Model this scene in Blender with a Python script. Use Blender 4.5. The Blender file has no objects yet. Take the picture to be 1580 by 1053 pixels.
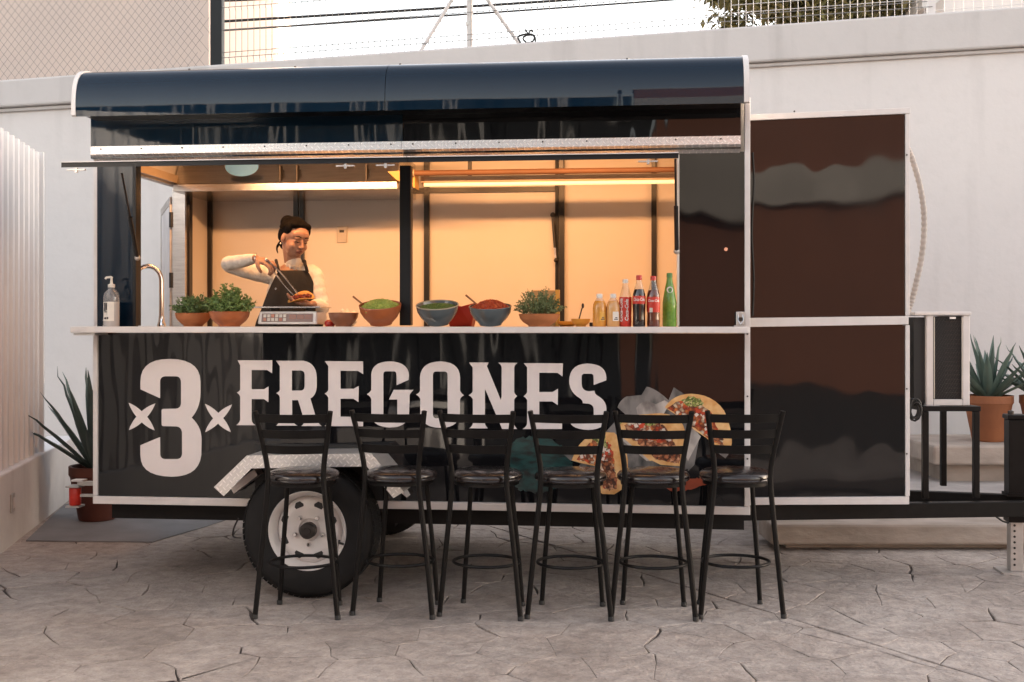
import bpy, bmesh, math, random
from mathutils import Vector, Matrix, noise
from mathutils.geometry import tessellate_polygon
R = math.radians
random.seed(7)
scene = bpy.context.scene
col = scene.collection

# ------------------------------------------------------------------ camera, sky, sun, exposure
YAW = R(6.0); CA, SA = math.cos(YAW), math.sin(YAW)
CAM = (0.0, -6.12, 1.47); FPX = 1755.0; HZ = 498.0
cam = bpy.data.cameras.new('camera'); camo = bpy.data.objects.new('camera', cam); col.objects.link(camo)
camo.location = CAM; camo.rotation_euler = (R(90), 0, YAW)
cam.sensor_width = 36; cam.lens = FPX / 1580 * 36; cam.shift_y = -(526.5 - HZ) / 1580
cam.clip_end = 500; cam.clip_start = 0.05
scene.camera = camo
SUN_EL, SUN_AZ = R(11.5), R(64)         # low sun behind the back wall, well to the right; the yard lies in its shade
world = bpy.data.worlds.new('World'); scene.world = world; world.use_nodes = True
wn = world.node_tree.nodes; wl = world.node_tree.links
bg = wn['Background']
sky = wn.new('ShaderNodeTexSky'); sky.sky_type = 'NISHITA'; sky.sun_disc = False
sky.sun_elevation = SUN_EL; sky.sun_rotation = SUN_AZ
sky.dust_density = 1.6; sky.air_density = 1.0; sky.ozone_density = 1.0
tint = wn.new('ShaderNodeMix'); tint.data_type = 'RGBA'; tint.blend_type = 'MULTIPLY'; tint.inputs[0].default_value = 1.0
tint.inputs[7].default_value = (1.115, 0.985, 0.895, 1)
hsv = wn.new('ShaderNodeHueSaturation'); hsv.inputs['Saturation'].default_value = 0.55     # thin high haze greys the blue
wl.new(sky.outputs[0], hsv.inputs['Color']); wl.new(hsv.outputs[0], tint.inputs[6]); wl.new(tint.outputs[2], bg.inputs[0])
bg.inputs[1].default_value = 0.15
sun = bpy.data.lights.new('sun', 'SUN'); suno = bpy.data.objects.new('sun', sun); col.objects.link(suno)
sun.energy = 3.6; sun.angle = R(0.6); sun.color = (1.0, 0.86, 0.70)
sd = Vector((math.sin(SUN_AZ) * math.cos(SUN_EL), math.cos(SUN_AZ) * math.cos(SUN_EL), math.sin(SUN_EL)))
suno.rotation_euler = sd.to_track_quat('Z', 'Y').to_euler()
scene.view_settings.view_transform = 'Standard'; scene.view_settings.look = 'None'
scene.view_settings.exposure = 2.44; scene.view_settings.gamma = 1.0
scene.render.engine = 'CYCLES'
scene.cycles.use_denoising = True
scene.cycles.max_bounces = 10; scene.cycles.transparent_max_bounces = 12
scene.cycles.sample_clamp_indirect = 6.0
scene.cycles.caustics_reflective = False; scene.cycles.caustics_refractive = False

# ------------------------------------------------------------------ placing helpers
def W(X, D, z=0.0):                     # right of camera, ahead of camera, height
    return Vector((X * CA - D * SA, CAM[1] + X * SA + D * CA, z))
def P(px, py, D):                       # photo pixel at a known distance
    return W((px - 790) / FPX * D, D, CAM[2] - (py - HZ) / FPX * D)
def GD(py, z=0.0): return (CAM[2] - z) * FPX / (py - HZ)
def FY(px, py, Y):                      # photo pixel on a plane parallel to the trailer side
    r = (px - 790) / FPX; yr = Y - CAM[1]
    x = yr * (r * CA - SA) / (CA + r * SA)
    D = yr * CA - x * SA
    return Vector((x, Y, CAM[2] - (py - HZ) / FPX * D))

# ------------------------------------------------------------------ materials
def newmat(name):
    m = bpy.data.materials.new(name); m.use_nodes = True
    return m, m.node_tree.nodes, m.node_tree.links, m.node_tree.nodes['Principled BSDF']
def mat(name, c, rough=0.5, metal=0.0, var=0.12, scale=6.0, bump=0.0, bscale=60.0, ior=1.5, coat=0.0,
        trans=0.0, c2=None, sub=0.0, rvar=0.0, rand=0.0, stretch=(1, 1, 1), alpha=1.0, thresh=None):
    m, n, l, b = newmat(name)
    tc = n.new('ShaderNodeTexCoord'); mp = n.new('ShaderNodeMapping'); mp.inputs['Scale'].default_value = stretch
    l.new(tc.outputs['Object'], mp.inputs['Vector'])
    tx = n.new('ShaderNodeTexNoise'); tx.inputs['Scale'].default_value = scale; tx.inputs['Detail'].default_value = 6
    l.new(mp.outputs[0], tx.inputs['Vector'])
    rp = n.new('ShaderNodeValToRGB'); e = rp.color_ramp.elements
    lo, hi = (0.3, 0.7) if thresh is None else thresh
    e[0].position, e[1].position = lo, hi
    d = c2 if c2 else tuple(max(0, x * (1 - var)) for x in c)
    u = c if c2 else tuple(min(1, x * (1 + var)) for x in c)
    e[0].color = (*d, 1); e[1].color = (*u, 1)
    l.new(tx.outputs['Fac'], rp.inputs['Fac'])
    out = rp.outputs['Color']
    if rand:
        oi = n.new('ShaderNodeObjectInfo'); hs = n.new('ShaderNodeHueSaturation')
        mr = n.new('ShaderNodeMapRange'); mr.inputs[3].default_value = 1 - rand; mr.inputs[4].default_value = 1 + rand
        l.new(oi.outputs['Random'], mr.inputs[0]); l.new(mr.outputs[0], hs.inputs['Value'])
        l.new(out, hs.inputs['Color']); out = hs.outputs['Color']
    l.new(out, b.inputs['Base Color'])
    b.inputs['Roughness'].default_value = rough; b.inputs['Metallic'].default_value = metal
    b.inputs['IOR'].default_value = ior; b.inputs['Coat Weight'].default_value = coat; b.inputs['Coat Roughness'].default_value = 0.05
    b.inputs['Transmission Weight'].default_value = trans
    b.inputs['Alpha'].default_value = alpha
    if sub:
        b.inputs['Subsurface Weight'].default_value = sub; b.inputs['Subsurface Radius'].default_value = (0.02, 0.008, 0.004); b.inputs['Subsurface Scale'].default_value = 0.3
    if rvar:
        mr = n.new('ShaderNodeMapRange'); mr.inputs[1].default_value = 0.3; mr.inputs[2].default_value = 0.7
        mr.inputs[3].default_value = max(0.02, rough - rvar); mr.inputs[4].default_value = rough + rvar
        l.new(tx.outputs['Fac'], mr.inputs[0]); l.new(mr.outputs[0], b.inputs['Roughness'])
    if bump:
        t2 = n.new('ShaderNodeTexNoise'); t2.inputs['Scale'].default_value = bscale; t2.inputs['Detail'].default_value = 8
        l.new(mp.outputs[0], t2.inputs['Vector'])
        bp = n.new('ShaderNodeBump'); bp.inputs['Strength'].default_value = 1.0; bp.inputs['Distance'].default_value = bump
        l.new(t2.outputs['Fac'], bp.inputs['Height']); l.new(bp.outputs[0], b.inputs['Normal'])
    return m
def gloss_panel(name, c, amp, sc, ior=1.9, rough=0.025, zs=0.35):
    """painted sheet metal: glossy, slightly buckled between its frames"""
    m, n, l, b = newmat(name)
    tc = n.new('ShaderNodeTexCoord')
    hs = []
    for k, (s, a, st) in enumerate(((sc, amp, (1.0, 1.0, zs)), (sc * 2.9, amp * 0.22, (1.6, 1.0, zs * .7)), (sc * 0.45, amp * 1.5, (0.7, 1, 1.0)))):
        mp = n.new('ShaderNodeMapping'); mp.inputs['Scale'].default_value = st; mp.inputs['Location'].default_value = (k * 3.7, 0, k * 1.3)
        tx = n.new('ShaderNodeTexNoise'); tx.inputs['Scale'].default_value = s; tx.inputs['Detail'].default_value = 0.0
        l.new(tc.outputs['Object'], mp.inputs[0]); l.new(mp.outputs[0], tx.inputs['Vector'])
        mm = n.new('ShaderNodeMath'); mm.operation = 'MULTIPLY'; mm.inputs[1].default_value = a
        l.new(tx.outputs['Fac'], mm.inputs[0]); hs.append(mm)
    s1 = n.new('ShaderNodeMath'); l.new(hs[0].outputs[0], s1.inputs[0]); l.new(hs[1].outputs[0], s1.inputs[1])
    s2 = n.new('ShaderNodeMath'); l.new(s1.outputs[0], s2.inputs[0]); l.new(hs[2].outputs[0], s2.inputs[1])
    bp = n.new('ShaderNodeBump'); bp.inputs['Strength'].default_value = 1.0; bp.inputs['Distance'].default_value = 1.0
    l.new(s2.outputs[0], bp.inputs['Height']); l.new(bp.outputs[0], b.inputs['Normal'])
    # faint dust film
    d = n.new('ShaderNodeTexNoise'); d.inputs['Scale'].default_value = 3.0; d.inputs['Detail'].default_value = 9
    l.new(tc.outputs['Object'], d.inputs['Vector'])
    mr = n.new('ShaderNodeMapRange'); mr.inputs[1].default_value = 0.35; mr.inputs[2].default_value = 0.8
    mr.inputs[3].default_value = rough; mr.inputs[4].default_value = rough + 0.05
    l.new(d.outputs['Fac'], mr.inputs[0]); l.new(mr.outputs[0], b.inputs['Roughness'])
    b.inputs['Base Color'].default_value = (*c, 1); b.inputs['IOR'].default_value = ior
    return m
def diamond_mat(name):
    """aluminium tread plate: small raised lozenges lying across each other by turns"""
    m, n, l, b = newmat(name)
    def ma(op, a, bb=None, c=None):
        k = n.new('ShaderNodeMath'); k.operation = op
        for i_, q in enumerate((a, bb, c)):
            if q is None: continue
            if isinstance(q, (int, float)): k.inputs[i_].default_value = q
            else: l.new(q, k.inputs[i_])
        return k.outputs[0]
    tc = n.new('ShaderNodeTexCoord'); sp = n.new('ShaderNodeSeparateXYZ'); l.new(tc.outputs['Object'], sp.inputs[0])
    h = ma('ADD', sp.outputs['Z'], sp.outputs['Y'])
    u = ma('MULTIPLY', ma('ADD', sp.outputs['X'], h), 27.0); v = ma('MULTIPLY', ma('SUBTRACT', sp.outputs['X'], h), 27.0)
    fu, fv = ma('FLOOR', u), ma('FLOOR', v)
    par = ma('PINGPONG', ma('ADD', fu, fv), 1.0)
    du = ma('SUBTRACT', ma('SUBTRACT', u, fu), 0.5); dv_ = ma('SUBTRACT', ma('SUBTRACT', v, fv), 0.5)
    def ell(a, bb): return ma('ADD', ma('POWER', ma('MULTIPLY', ma('ABSOLUTE', a), 2.2), 2.0), ma('POWER', ma('MULTIPLY', ma('ABSOLUTE', bb), 7.5), 2.0))
    e0, e1 = ell(du, dv_), ell(dv_, du)
    d = ma('ADD', ma('MULTIPLY', e0, par), ma('MULTIPLY', e1, ma('SUBTRACT', 1.0, par)))
    mr = n.new('ShaderNodeMapRange'); mr.inputs[1].default_value = 1.25; mr.inputs[2].default_value = .75; l.new(d, mr.inputs[0])
    bp = n.new('ShaderNodeBump'); bp.inputs['Distance'].default_value = 0.003; l.new(mr.outputs[0], bp.inputs['Height']); l.new(bp.outputs[0], b.inputs['Normal'])
    cr = n.new('ShaderNodeValToRGB'); cr.color_ramp.elements[0].color = (.66, .635, .62, 1); cr.color_ramp.elements[1].color = (.9, .87, .85, 1)
    l.new(mr.outputs[0], cr.inputs[0]); l.new(cr.outputs[0], b.inputs['Base Color'])
    b.inputs['Metallic'].default_value = 0.7; b.inputs['Roughness'].default_value = 0.33
    return m
def emis(name, c, s):
    m, n, l, b = newmat(name)
    b.inputs['Base Color'].default_value = (0.9, 0.85, 0.75, 1); b.inputs['Emission Color'].default_value = (*c, 1); b.inputs['Emission Strength'].default_value = s
    return m
M = {}
M['panel'] = gloss_panel('black_panel', (0.006, 0.006, 0.007), 0.0075, 2.6, ior=1.40, zs=.5)
M['nose'] = gloss_panel('black_nose_panel', (0.006, 0.006, 0.007), 0.0095, 1.6, ior=1.5, zs=1.0)
M['navysky'] = gloss_panel('navy_sky_tint_panel', (0.002, 0.011, 0.024), 0.004, 3.2, ior=1.42)  # blue deepened in the base colour to stand in for mirrored sky
M['trim'] = mat('white_trim', (0.64, 0.605, 0.585), 0.38, var=0.05, scale=14, bump=0.0004, bscale=90)
def plaster(name, c, drip=.12, dirt_h=.5):
    m, n, l, b = newmat(name)
    tc = n.new('ShaderNodeTexCoord')
    def nz(sc_, st, det=6):
        mp = n.new('ShaderNodeMapping'); mp.inputs['Scale'].default_value = st; l.new(tc.outputs['Object'], mp.inputs[0])
        t = n.new('ShaderNodeTexNoise'); t.inputs['Scale'].default_value = sc_; t.inputs['Detail'].default_value = det; l.new(mp.outputs[0], t.inputs['Vector']); return t.outputs['Fac']
    def ramp(f, p0, v0, p1, v1):
        r = n.new('ShaderNodeMapRange'); r.inputs[1].default_value = p0; r.inputs[2].default_value = p1; r.inputs[3].default_value = v0; r.inputs[4].default_value = v1; l.new(f, r.inputs[0]); return r.outputs[0]
    def mul(a, bb): k = n.new('ShaderNodeMath'); k.operation = 'MULTIPLY'; l.new(a, k.inputs[0]); l.new(bb, k.inputs[1]); return k.outputs[0]
    f = mul(ramp(nz(.9, (1, 1, 1)), .3, .93, .7, 1.0), ramp(nz(4.5, (1, 1, .10)), .52, 1.0, .78, 1 - drip))
    f = mul(f, ramp(nz(9, (1, 1, 1), 9), .25, .96, .5, 1.0))
    sp = n.new('ShaderNodeSeparateXYZ'); l.new(tc.outputs['Object'], sp.inputs[0])
    ad = n.new('ShaderNodeMath'); ad.operation = 'MULTIPLY_ADD'; ad.inputs[1].default_value = -.5; l.new(nz(5, (1, 1, 1)), ad.inputs[0]); l.new(sp.outputs['Z'], ad.inputs[2])
    f = mul(f, ramp(ad.outputs[0], -.2, .82, dirt_h - .2, 1.0))
    hs = n.new('ShaderNodeHueSaturation'); hs.inputs['Color'].default_value = (*c, 1); l.new(f, hs.inputs['Value']); l.new(hs.outputs[0], b.inputs['Base Color'])
    b.inputs['Roughness'].default_value = .85
    bp = n.new('ShaderNodeBump'); bp.inputs['Distance'].default_value = .0016; l.new(nz(24, (1, 1, 1), 8), bp.inputs['Height']); l.new(bp.outputs[0], b.inputs['Normal'])
    return m
M['wallwhite'] = plaster('white_plaster', (0.70, 0.665, 0.645))
M['lowwall'] = plaster('low_wall_plaster', (0.68, 0.675, 0.68), .22, .35)
M['coping'] = plaster('coping_plaster', (0.71, 0.675, 0.655), .20, .0)
M['corr'] = mat('white_sheet_fence', (0.72, 0.715, 0.715), 0.55, c2=(0.67, 0.665, 0.665), scale=3, stretch=(1, 1, 0.2))
def stone_mat(name):
    m, n, l, b = newmat(name)
    tc = n.new('ShaderNodeTexCoord'); oi = n.new('ShaderNodeObjectInfo')
    def nz(sc_, det, rgh=.55):
        t = n.new('ShaderNodeTexNoise'); t.inputs['Scale'].default_value = sc_; t.inputs['Detail'].default_value = det; t.inputs['Roughness'].default_value = rgh
        l.new(tc.outputs['Object'], t.inputs['Vector']); return t.outputs['Fac']
    def ramp(f, p0, c0, p1, c1):
        r = n.new('ShaderNodeValToRGB'); e = r.color_ramp.elements; e[0].position, e[1].position = p0, p1; e[0].color = (*c0, 1); e[1].color = (*c1, 1); l.new(f, r.inputs[0]); return r.outputs[0]
    def mul(a, bb):
        x = n.new('ShaderNodeMix'); x.data_type = 'RGBA'; x.blend_type = 'MULTIPLY'; x.inputs[0].default_value = 1; l.new(a, x.inputs[6]); l.new(bb, x.inputs[7]); return x.outputs[2]
    c = ramp(nz(1.1, 5), .34, (.312, .266, .236), .66, (.452, .404, .370))          # large washed patches
    c = mul(c, ramp(nz(11, 10, .75), .38, (.70, .68, .67), .60, (1.08, 1.07, 1.06)))   # release-powder mottling
    c = mul(c, ramp(nz(70, 4), .30, (.80, .79, .78), .48, (1, 1, 1)))                  # grit
    v = n.new('ShaderNodeTexVoronoi'); v.inputs['Scale'].default_value = 9; l.new(tc.outputs['Object'], v.inputs['Vector'])
    c = mul(c, ramp(v.outputs['Distance'], .018, (.35, .31, .29), .03, (1, 1, 1)))      # small pits
    mr = n.new('ShaderNodeMapRange'); mr.inputs[3].default_value = .91; mr.inputs[4].default_value = 1.09; l.new(oi.outputs['Random'], mr.inputs[0])
    hs = n.new('ShaderNodeHueSaturation'); l.new(c, hs.inputs['Color']); l.new(mr.outputs[0], hs.inputs['Value']); l.new(hs.outputs[0], b.inputs['Base Color'])
    b.inputs['Roughness'].default_value = .68
    h = n.new('ShaderNodeMath'); h.operation = 'MULTIPLY_ADD'; h.inputs[1].default_value = .35; l.new(nz(34, 6), h.inputs[0]); l.new(nz(6.5, 8, .6), h.inputs[2])
    bp = n.new('ShaderNodeBump'); bp.inputs['Distance'].default_value = .026; l.new(h.outputs[0], bp.inputs['Height']); l.new(bp.outputs[0], b.inputs['Normal'])
    return m
M['stone'] = stone_mat('stamped_concrete')
M['joint'] = mat('joint_fill', (0.075, 0.060, 0.053), 0.9)
M['groundm'] = mat('yard_concrete', (0.30, 0.27, 0.255), 0.7, c2=(0.20, 0.175, 0.16), scale=2.0, bump=0.006, bscale=10)
M['asphalt'] = mat('asphalt', (0.035, 0.034, 0.033), 0.85, bump=0.004, bscale=80)
M['bluecon'] = mat('smooth_blue_grey_concrete', (0.20, 0.205, 0.22), 0.7, c2=(0.145, 0.148, 0.158), scale=3.5, bump=0.003, bscale=30)
M['stepcon'] = mat('step_concrete', (0.44, 0.37, 0.32), 0.8, c2=(0.30, 0.25, 0.21), scale=7, bump=0.008, bscale=22, stretch=(0.5, 1, 1))
M['platcon'] = mat('platform_concrete', (0.42, 0.385, 0.365), 0.8, c2=(0.31, 0.28, 0.265), scale=5, bump=0.006, bscale=18)
M['blackmetal'] = mat('black_powder_coat', (0.0055, 0.0048, 0.0046), 0.42, var=0.3, scale=20, bump=0.0004, bscale=200, ior=1.28)
M['frameblack'] = mat('black_frame', (0.011, 0.010, 0.010), 0.35)
M['darkframe'] = mat('dark_grey_frame', (0.007, 0.008, 0.010), 0.4, ior=1.35)
M['chassis'] = mat('chassis_black', (0.008, 0.007, 0.0065), 0.7, var=0.3, ior=1.35)
M['vinyl'] = mat('black_vinyl', (0.018, 0.013, 0.012), 0.26, bump=0.0025, bscale=13, coat=0.25, rvar=.04, scale=7)
M['rubber'] = mat('tyre_rubber', (0.012, 0.0118, 0.012), 0.75, ior=1.35, var=0.25, scale=9, bump=0.001, bscale=60)
M['rim'] = mat('white_wheel_enamel', (0.70, 0.67, 0.655), 0.33, c2=(0.60, 0.57, 0.55), scale=9)
M['hub'] = mat('greasy_hub', (0.04, 0.035, 0.033), 0.4, metal=0.5)
M['steel'] = mat('brushed_steel', (0.62, 0.60, 0.58), 0.25, metal=1.0, bump=0.0003, bscale=40, stretch=(1, 1, 12))
M['chrome'] = mat('chrome', (0.75, 0.74, 0.73), 0.12, metal=1.0)
M['galv'] = mat('galvanised', (0.55, 0.53, 0.51), 0.45, metal=0.7, c2=(0.42, 0.40, 0.38), scale=12)
M['diamond'] = diamond_mat('tread_plate')
M['letter'] = mat('sign_vinyl_pinkish_white', (0.72, 0.66, 0.645), 0.45, var=0.03)
M['inwall'] = mat('interior_white_sheet', (0.76, 0.70, 0.62), 0.45, c2=(0.72, 0.66, 0.58), scale=1.5)
M['doorwhite'] = mat('white_door_sheet', (0.72, 0.72, 0.72), 0.5)
M['terra'] = mat('terracotta', (0.44, 0.165, 0.060), 0.7, c2=(0.33, 0.115, 0.042), scale=9, bump=0.001, bscale=60)
M['terrapot'] = mat('terracotta_pot', (0.36, 0.135, 0.055), 0.75, c2=(0.26, 0.095, 0.042), scale=5, bump=0.002, bscale=40)
M['redpot'] = mat('dark_red_brown_pot', (0.11, 0.032, 0.020), 0.6, c2=(0.08, 0.024, 0.017))
M['clay'] = mat('brown_clay_glaze', (0.26, 0.095, 0.042), 0.32, c2=(0.17, 0.060, 0.028), scale=12, coat=0.4)
M['clay2'] = mat('orange_clay_glaze', (0.42, 0.12, 0.035), 0.32, c2=(0.30, 0.085, 0.03), scale=12, coat=0.4)
M['bluebowl'] = mat('blue_grey_glaze', (0.085, 0.108, 0.122), 0.25, c2=(0.12, 0.105, 0.09), scale=9, coat=0.5, thresh=(0.38, 0.5))
M['bowlrim'] = mat('pale_glazed_rim', (0.33, 0.30, 0.22), 0.3)
M['agave'] = mat('agave_leaf', (0.135, 0.195, 0.155), 0.5, c2=(0.075, 0.12, 0.098), scale=7, stretch=(1, 1, 0.3), rand=0.25)
M['agaved'] = mat('agave_leaf_dark', (0.080, 0.125, 0.115), 0.5, c2=(0.045, 0.078, 0.074), scale=7, stretch=(1, 1, 0.3), rand=0.25)
M['soil'] = mat('soil', (0.04, 0.025, 0.017), 0.95, bump=0.01, bscale=40)
M['herb1'] = mat('herb_leaf', (0.22, 0.31, 0.09), 0.5, c2=(0.08, 0.16, 0.045), scale=40)
M['herb2'] = mat('dark_herb_leaf', (0.16, 0.26, 0.085), 0.5, c2=(0.055, 0.115, 0.045), scale=40)
M['herb3'] = mat('grey_green_herb_leaf', (0.19, 0.24, 0.10), 0.5, c2=(0.08, 0.12, 0.05), scale=40)
M['cabbage'] = mat('shredded_lettuce', (0.36, 0.42, 0.10), 0.5, c2=(0.20, 0.29, 0.05), scale=60)
M['salsag'] = mat('chopped_green_herb', (0.10, 0.17, 0.03), 0.6, c2=(0.045, 0.09, 0.016), scale=80)
M['salsar'] = mat('red_salsa', (0.42, 0.065, 0.018), 0.4, c2=(0.24, 0.022, 0.010), scale=70)
M['grain'] = mat('brown_seasoning', (0.22, 0.12, 0.06), 0.8, c2=(0.13, 0.07, 0.035), scale=60)
M['redplastic'] = mat('red_plastic', (0.38, 0.018, 0.010), 0.4)
M['wood'] = mat('wooden_spoon', (0.20, 0.095, 0.045), 0.6)
M['yellow'] = mat('yellow_plastic', (0.68, 0.36, 0.06), 0.4)
M['skin'] = mat('skin', (0.42, 0.25, 0.175), 0.55, c2=(0.36, 0.185, 0.125), scale=28, sub=0.25, bump=.0012, bscale=120)
M['lips'] = mat('lips', (0.24, 0.060, 0.048), 0.4)
M['hair'] = mat('black_hair', (0.0028, 0.0021, 0.0019), 0.5, ior=1.16, bump=0.004, bscale=60, stretch=(6, 6, 0.6))
M['shirt'] = mat('white_knit', (0.74, 0.70, 0.64), 0.8, var=0.04, bump=0.035, bscale=7, stretch=(1.6, 1.6, .8))
M['apron'] = mat('black_apron', (0.012, 0.011, 0.011), 0.85, bump=0.002, bscale=30)
M['tortilla'] = mat('corn_tortilla', (0.70, 0.37, 0.10), 0.6, c2=(0.52, 0.22, 0.045), scale=30)
M['meat'] = mat('seasoned_meat', (0.26, 0.06, 0.02), 0.45, c2=(0.09, 0.025, 0.012), scale=50)
def thin_glass(name, c, gl=1.45, rough=0.05, haze=0.0):
    m = bpy.data.materials.new(name); m.use_nodes = True; n = m.node_tree.nodes; l = m.node_tree.links
    n.remove(n['Principled BSDF']); t = n.new('ShaderNodeBsdfTransparent'); t.inputs[0].default_value = (*c, 1)
    g = n.new('ShaderNodeBsdfGlossy'); g.inputs['Roughness'].default_value = rough
    f0 = n.new('ShaderNodeLayerWeight'); f0.inputs[0].default_value = .2; f = n.new('ShaderNodeMath'); f.operation = 'MULTIPLY_ADD'; f.inputs[1].default_value = .5; f.inputs[2].default_value = .04; l.new(f0.outputs['Facing'], f.inputs[0]); x = n.new('ShaderNodeMixShader')
    l.new(f.outputs[0], x.inputs[0]); l.new(t.outputs[0], x.inputs[1]); l.new(g.outputs[0], x.inputs[2])
    d = n.new('ShaderNodeBsdfDiffuse'); d.inputs[0].default_value = (*c, 1); y = n.new('ShaderNodeMixShader'); y.inputs[0].default_value = haze
    l.new(x.outputs[0], y.inputs[1]); l.new(d.outputs[0], y.inputs[2]); l.new(y.outputs[0], n['Material Output'].inputs[0])
    return m
M['clear'] = thin_glass('clear_plastic', (0.92, 0.92, 0.92), haze=0.12)
M['glass'] = thin_glass('bottle_glass', (0.93, 0.92, 0.88), haze=0.05)
M['greenglass'] = mat('green_glass', (0.24, 0.46, 0.08), 0.08, trans=0.35, c2=(0.13, 0.33, 0.05), scale=50, ior=1.45)
M['amber'] = mat('reddish_cola', (0.10, 0.022, 0.010), 0.1, coat=0.6)
M['cola'] = mat('dark_cola', (0.010, 0.005, 0.004), 0.08, coat=0.6)
M['juice'] = mat('orange_juice', (0.62, 0.27, 0.04), 0.25, coat=0.5)
M['juice2'] = mat('pale_orange_juice', (0.62, 0.33, 0.12), 0.25, coat=0.5)
M['redlabel'] = mat('red_label', (0.50, 0.028, 0.014), 0.4)
M['capred'] = mat('red_cap', (0.50, 0.030, 0.018), 0.35)
M['capwhite'] = mat('white_cap', (0.72, 0.68, 0.62), 0.4)
M['capgreen'] = mat('green_cap', (0.06, 0.19, 0.04), 0.35)
M['printwhite'] = mat('white_print', (0.75, 0.72, 0.68), 0.5)
M['printdark'] = mat('dark_print', (0.04, 0.04, 0.045), 0.5)
M['scale_white'] = mat('scale_housing', (0.66, 0.63, 0.60), 0.4)
M['scale_panel'] = mat('scale_panel', (0.20, 0.13, 0.11), 0.4)
M['bag'] = mat('plastic_bag', (0.75, 0.66, 0.52), 0.4, bump=0.006, bscale=25)
M['card'] = mat('cardboard', (0.48, 0.29, 0.12), 0.8)
M['redlens'] = mat('red_lamp_lens', (0.52, 0.025, 0.012), 0.3, bump=0.003, bscale=90)
M['mesh'] = mat('galvanised_wire', (0.22, 0.21, 0.20), 0.5)
M['meshdark'] = mat('dull_chain_wire', (0.16, 0.15, 0.145), 0.6)
M['grill'] = mat('dark_grille', (0.012, 0.012, 0.012), 0.6)
M['beige'] = mat('beige_render', (0.60, 0.50, 0.44), 0.9, c2=(0.53, 0.45, 0.41), scale=0.9, bump=0.01, bscale=6)
M['leaf'] = mat('tree_leaf', (0.24, 0.21, 0.085), 0.6, c2=(0.12, 0.115, 0.042), scale=2.0, rand=0.1)
M['bark'] = mat('bark', (0.10, 0.07, 0.05), 0.9, bump=0.02, bscale=20)
M['cable'] = mat('black_cable', (0.012, 0.012, 0.012), 0.6)
M['hose'] = mat('grey_corrugated_hose', (0.36, 0.33, 0.31), 0.6)
M['brownhouse'] = mat('red_brown_render', (0.23, 0.095, 0.060), 0.9, c2=(0.20, 0.085, 0.055), scale=1.0)
M['greyband'] = mat('pale_grey_render', (0.40, 0.38, 0.36), 0.9, scale=1.0)
M['slate'] = mat('dark_blue_gate_sheet', (0.014, 0.020, 0.026), 0.6)
M['palegate'] = mat('pale_gate_post', (0.45, 0.46, 0.47), 0.6)
M['outlet'] = mat('socket_plate', (0.55, 0.50, 0.43), 0.4)
M['bluereflection'] = mat('pale_blue_reflection', (0.10, 0.30, 0.62), 0.5)  # flat blue that paints in the hood's reflection
M['lampglow'] = emis('warm_tube', (1.0, 0.55, 0.22), 0.20)
M['batten'] = mat('batten_housing', (0.55, 0.42, 0.28), 0.4)
# printed food picture on the panel
M['pr_tort'] = mat('print_tortilla', (0.78, 0.50, 0.23), 0.4, c2=(0.60, 0.28, 0.08), scale=26)
def chunk_mat(name, cols, scale):
    m, n, l, b = newmat(name)
    tc = n.new('ShaderNodeTexCoord'); nz = n.new('ShaderNodeTexNoise'); nz.inputs['Scale'].default_value = 40; l.new(tc.outputs['Object'], nz.inputs['Vector'])
    mx = n.new('ShaderNodeMix'); mx.data_type = 'RGBA'; mx.inputs[0].default_value = .03; l.new(tc.outputs['Object'], mx.inputs[6]); l.new(nz.outputs['Color'], mx.inputs[7])
    v = n.new('ShaderNodeTexVoronoi'); v.inputs['Scale'].default_value = scale; l.new(mx.outputs[2], v.inputs['Vector'])
    sp = n.new('ShaderNodeSeparateColor'); l.new(v.outputs['Color'], sp.inputs[0])
    r = n.new('ShaderNodeValToRGB'); r.color_ramp.interpolation = 'CONSTANT'; e = r.color_ramp.elements
    while len(e) < len(cols): e.new(.5)
    for k, c in enumerate(cols): e[k].position = k / len(cols); e[k].color = (*c, 1)
    l.new(sp.outputs[0], r.inputs[0])
    g = n.new('ShaderNodeValToRGB'); g.color_ramp.elements[0].position = .2; g.color_ramp.elements[0].color = (1.15, 1.1, 1.05, 1); g.color_ramp.elements[1].position = .8; g.color_ramp.elements[1].color = (.35, .28, .25, 1)
    l.new(v.outputs['Distance'], g.inputs[0])
    q = n.new('ShaderNodeMix'); q.data_type = 'RGBA'; q.blend_type = 'MULTIPLY'; q.inputs[0].default_value = 1; l.new(r.outputs[0], q.inputs[6]); l.new(g.outputs[0], q.inputs[7]); l.new(q.outputs[2], b.inputs['Base Color'])
    b.inputs['Roughness'].default_value = .4
    return m
M['pr_meat'] = chunk_mat('print_meat', ((.16, .05, .022), (.40, .15, .07), (.07, .025, .014), (.50, .23, .12), (.28, .09, .035), (.58, .32, .19)), 62)
M['pr_mix'] = chunk_mat('print_red_topping', ((.50, .07, .02), (.62, .50, .36), (.36, .12, .05), (.55, .16, .04), (.66, .58, .48), (.42, .05, .02), (.20, .06, .03)), 55)
M['pr_green'] = chunk_mat('print_green_topping', ((.36, .42, .12), (.20, .28, .05), (.55, .52, .24), (.12, .18, .03)), 120)
M['pr_paper'] = mat('print_grey_paper', (0.20, 0.185, 0.175), 0.4, c2=(0.012, 0.017, 0.017), scale=9, thresh=(0.42, 0.60), stretch=(1, 1, .5))
M['pr_paperl'] = mat('print_light_paper', (0.50, 0.45, 0.41), 0.4, c2=(0.16, 0.14, 0.13), scale=11, thresh=(0.40, 0.62), stretch=(1, 1, .5))
M['pr_onion'] = mat('print_onion', (0.68, 0.58, 0.50), 0.4)
M['pr_tom'] = mat('print_tomato', (0.52, 0.06, 0.022), 0.4)
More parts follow.
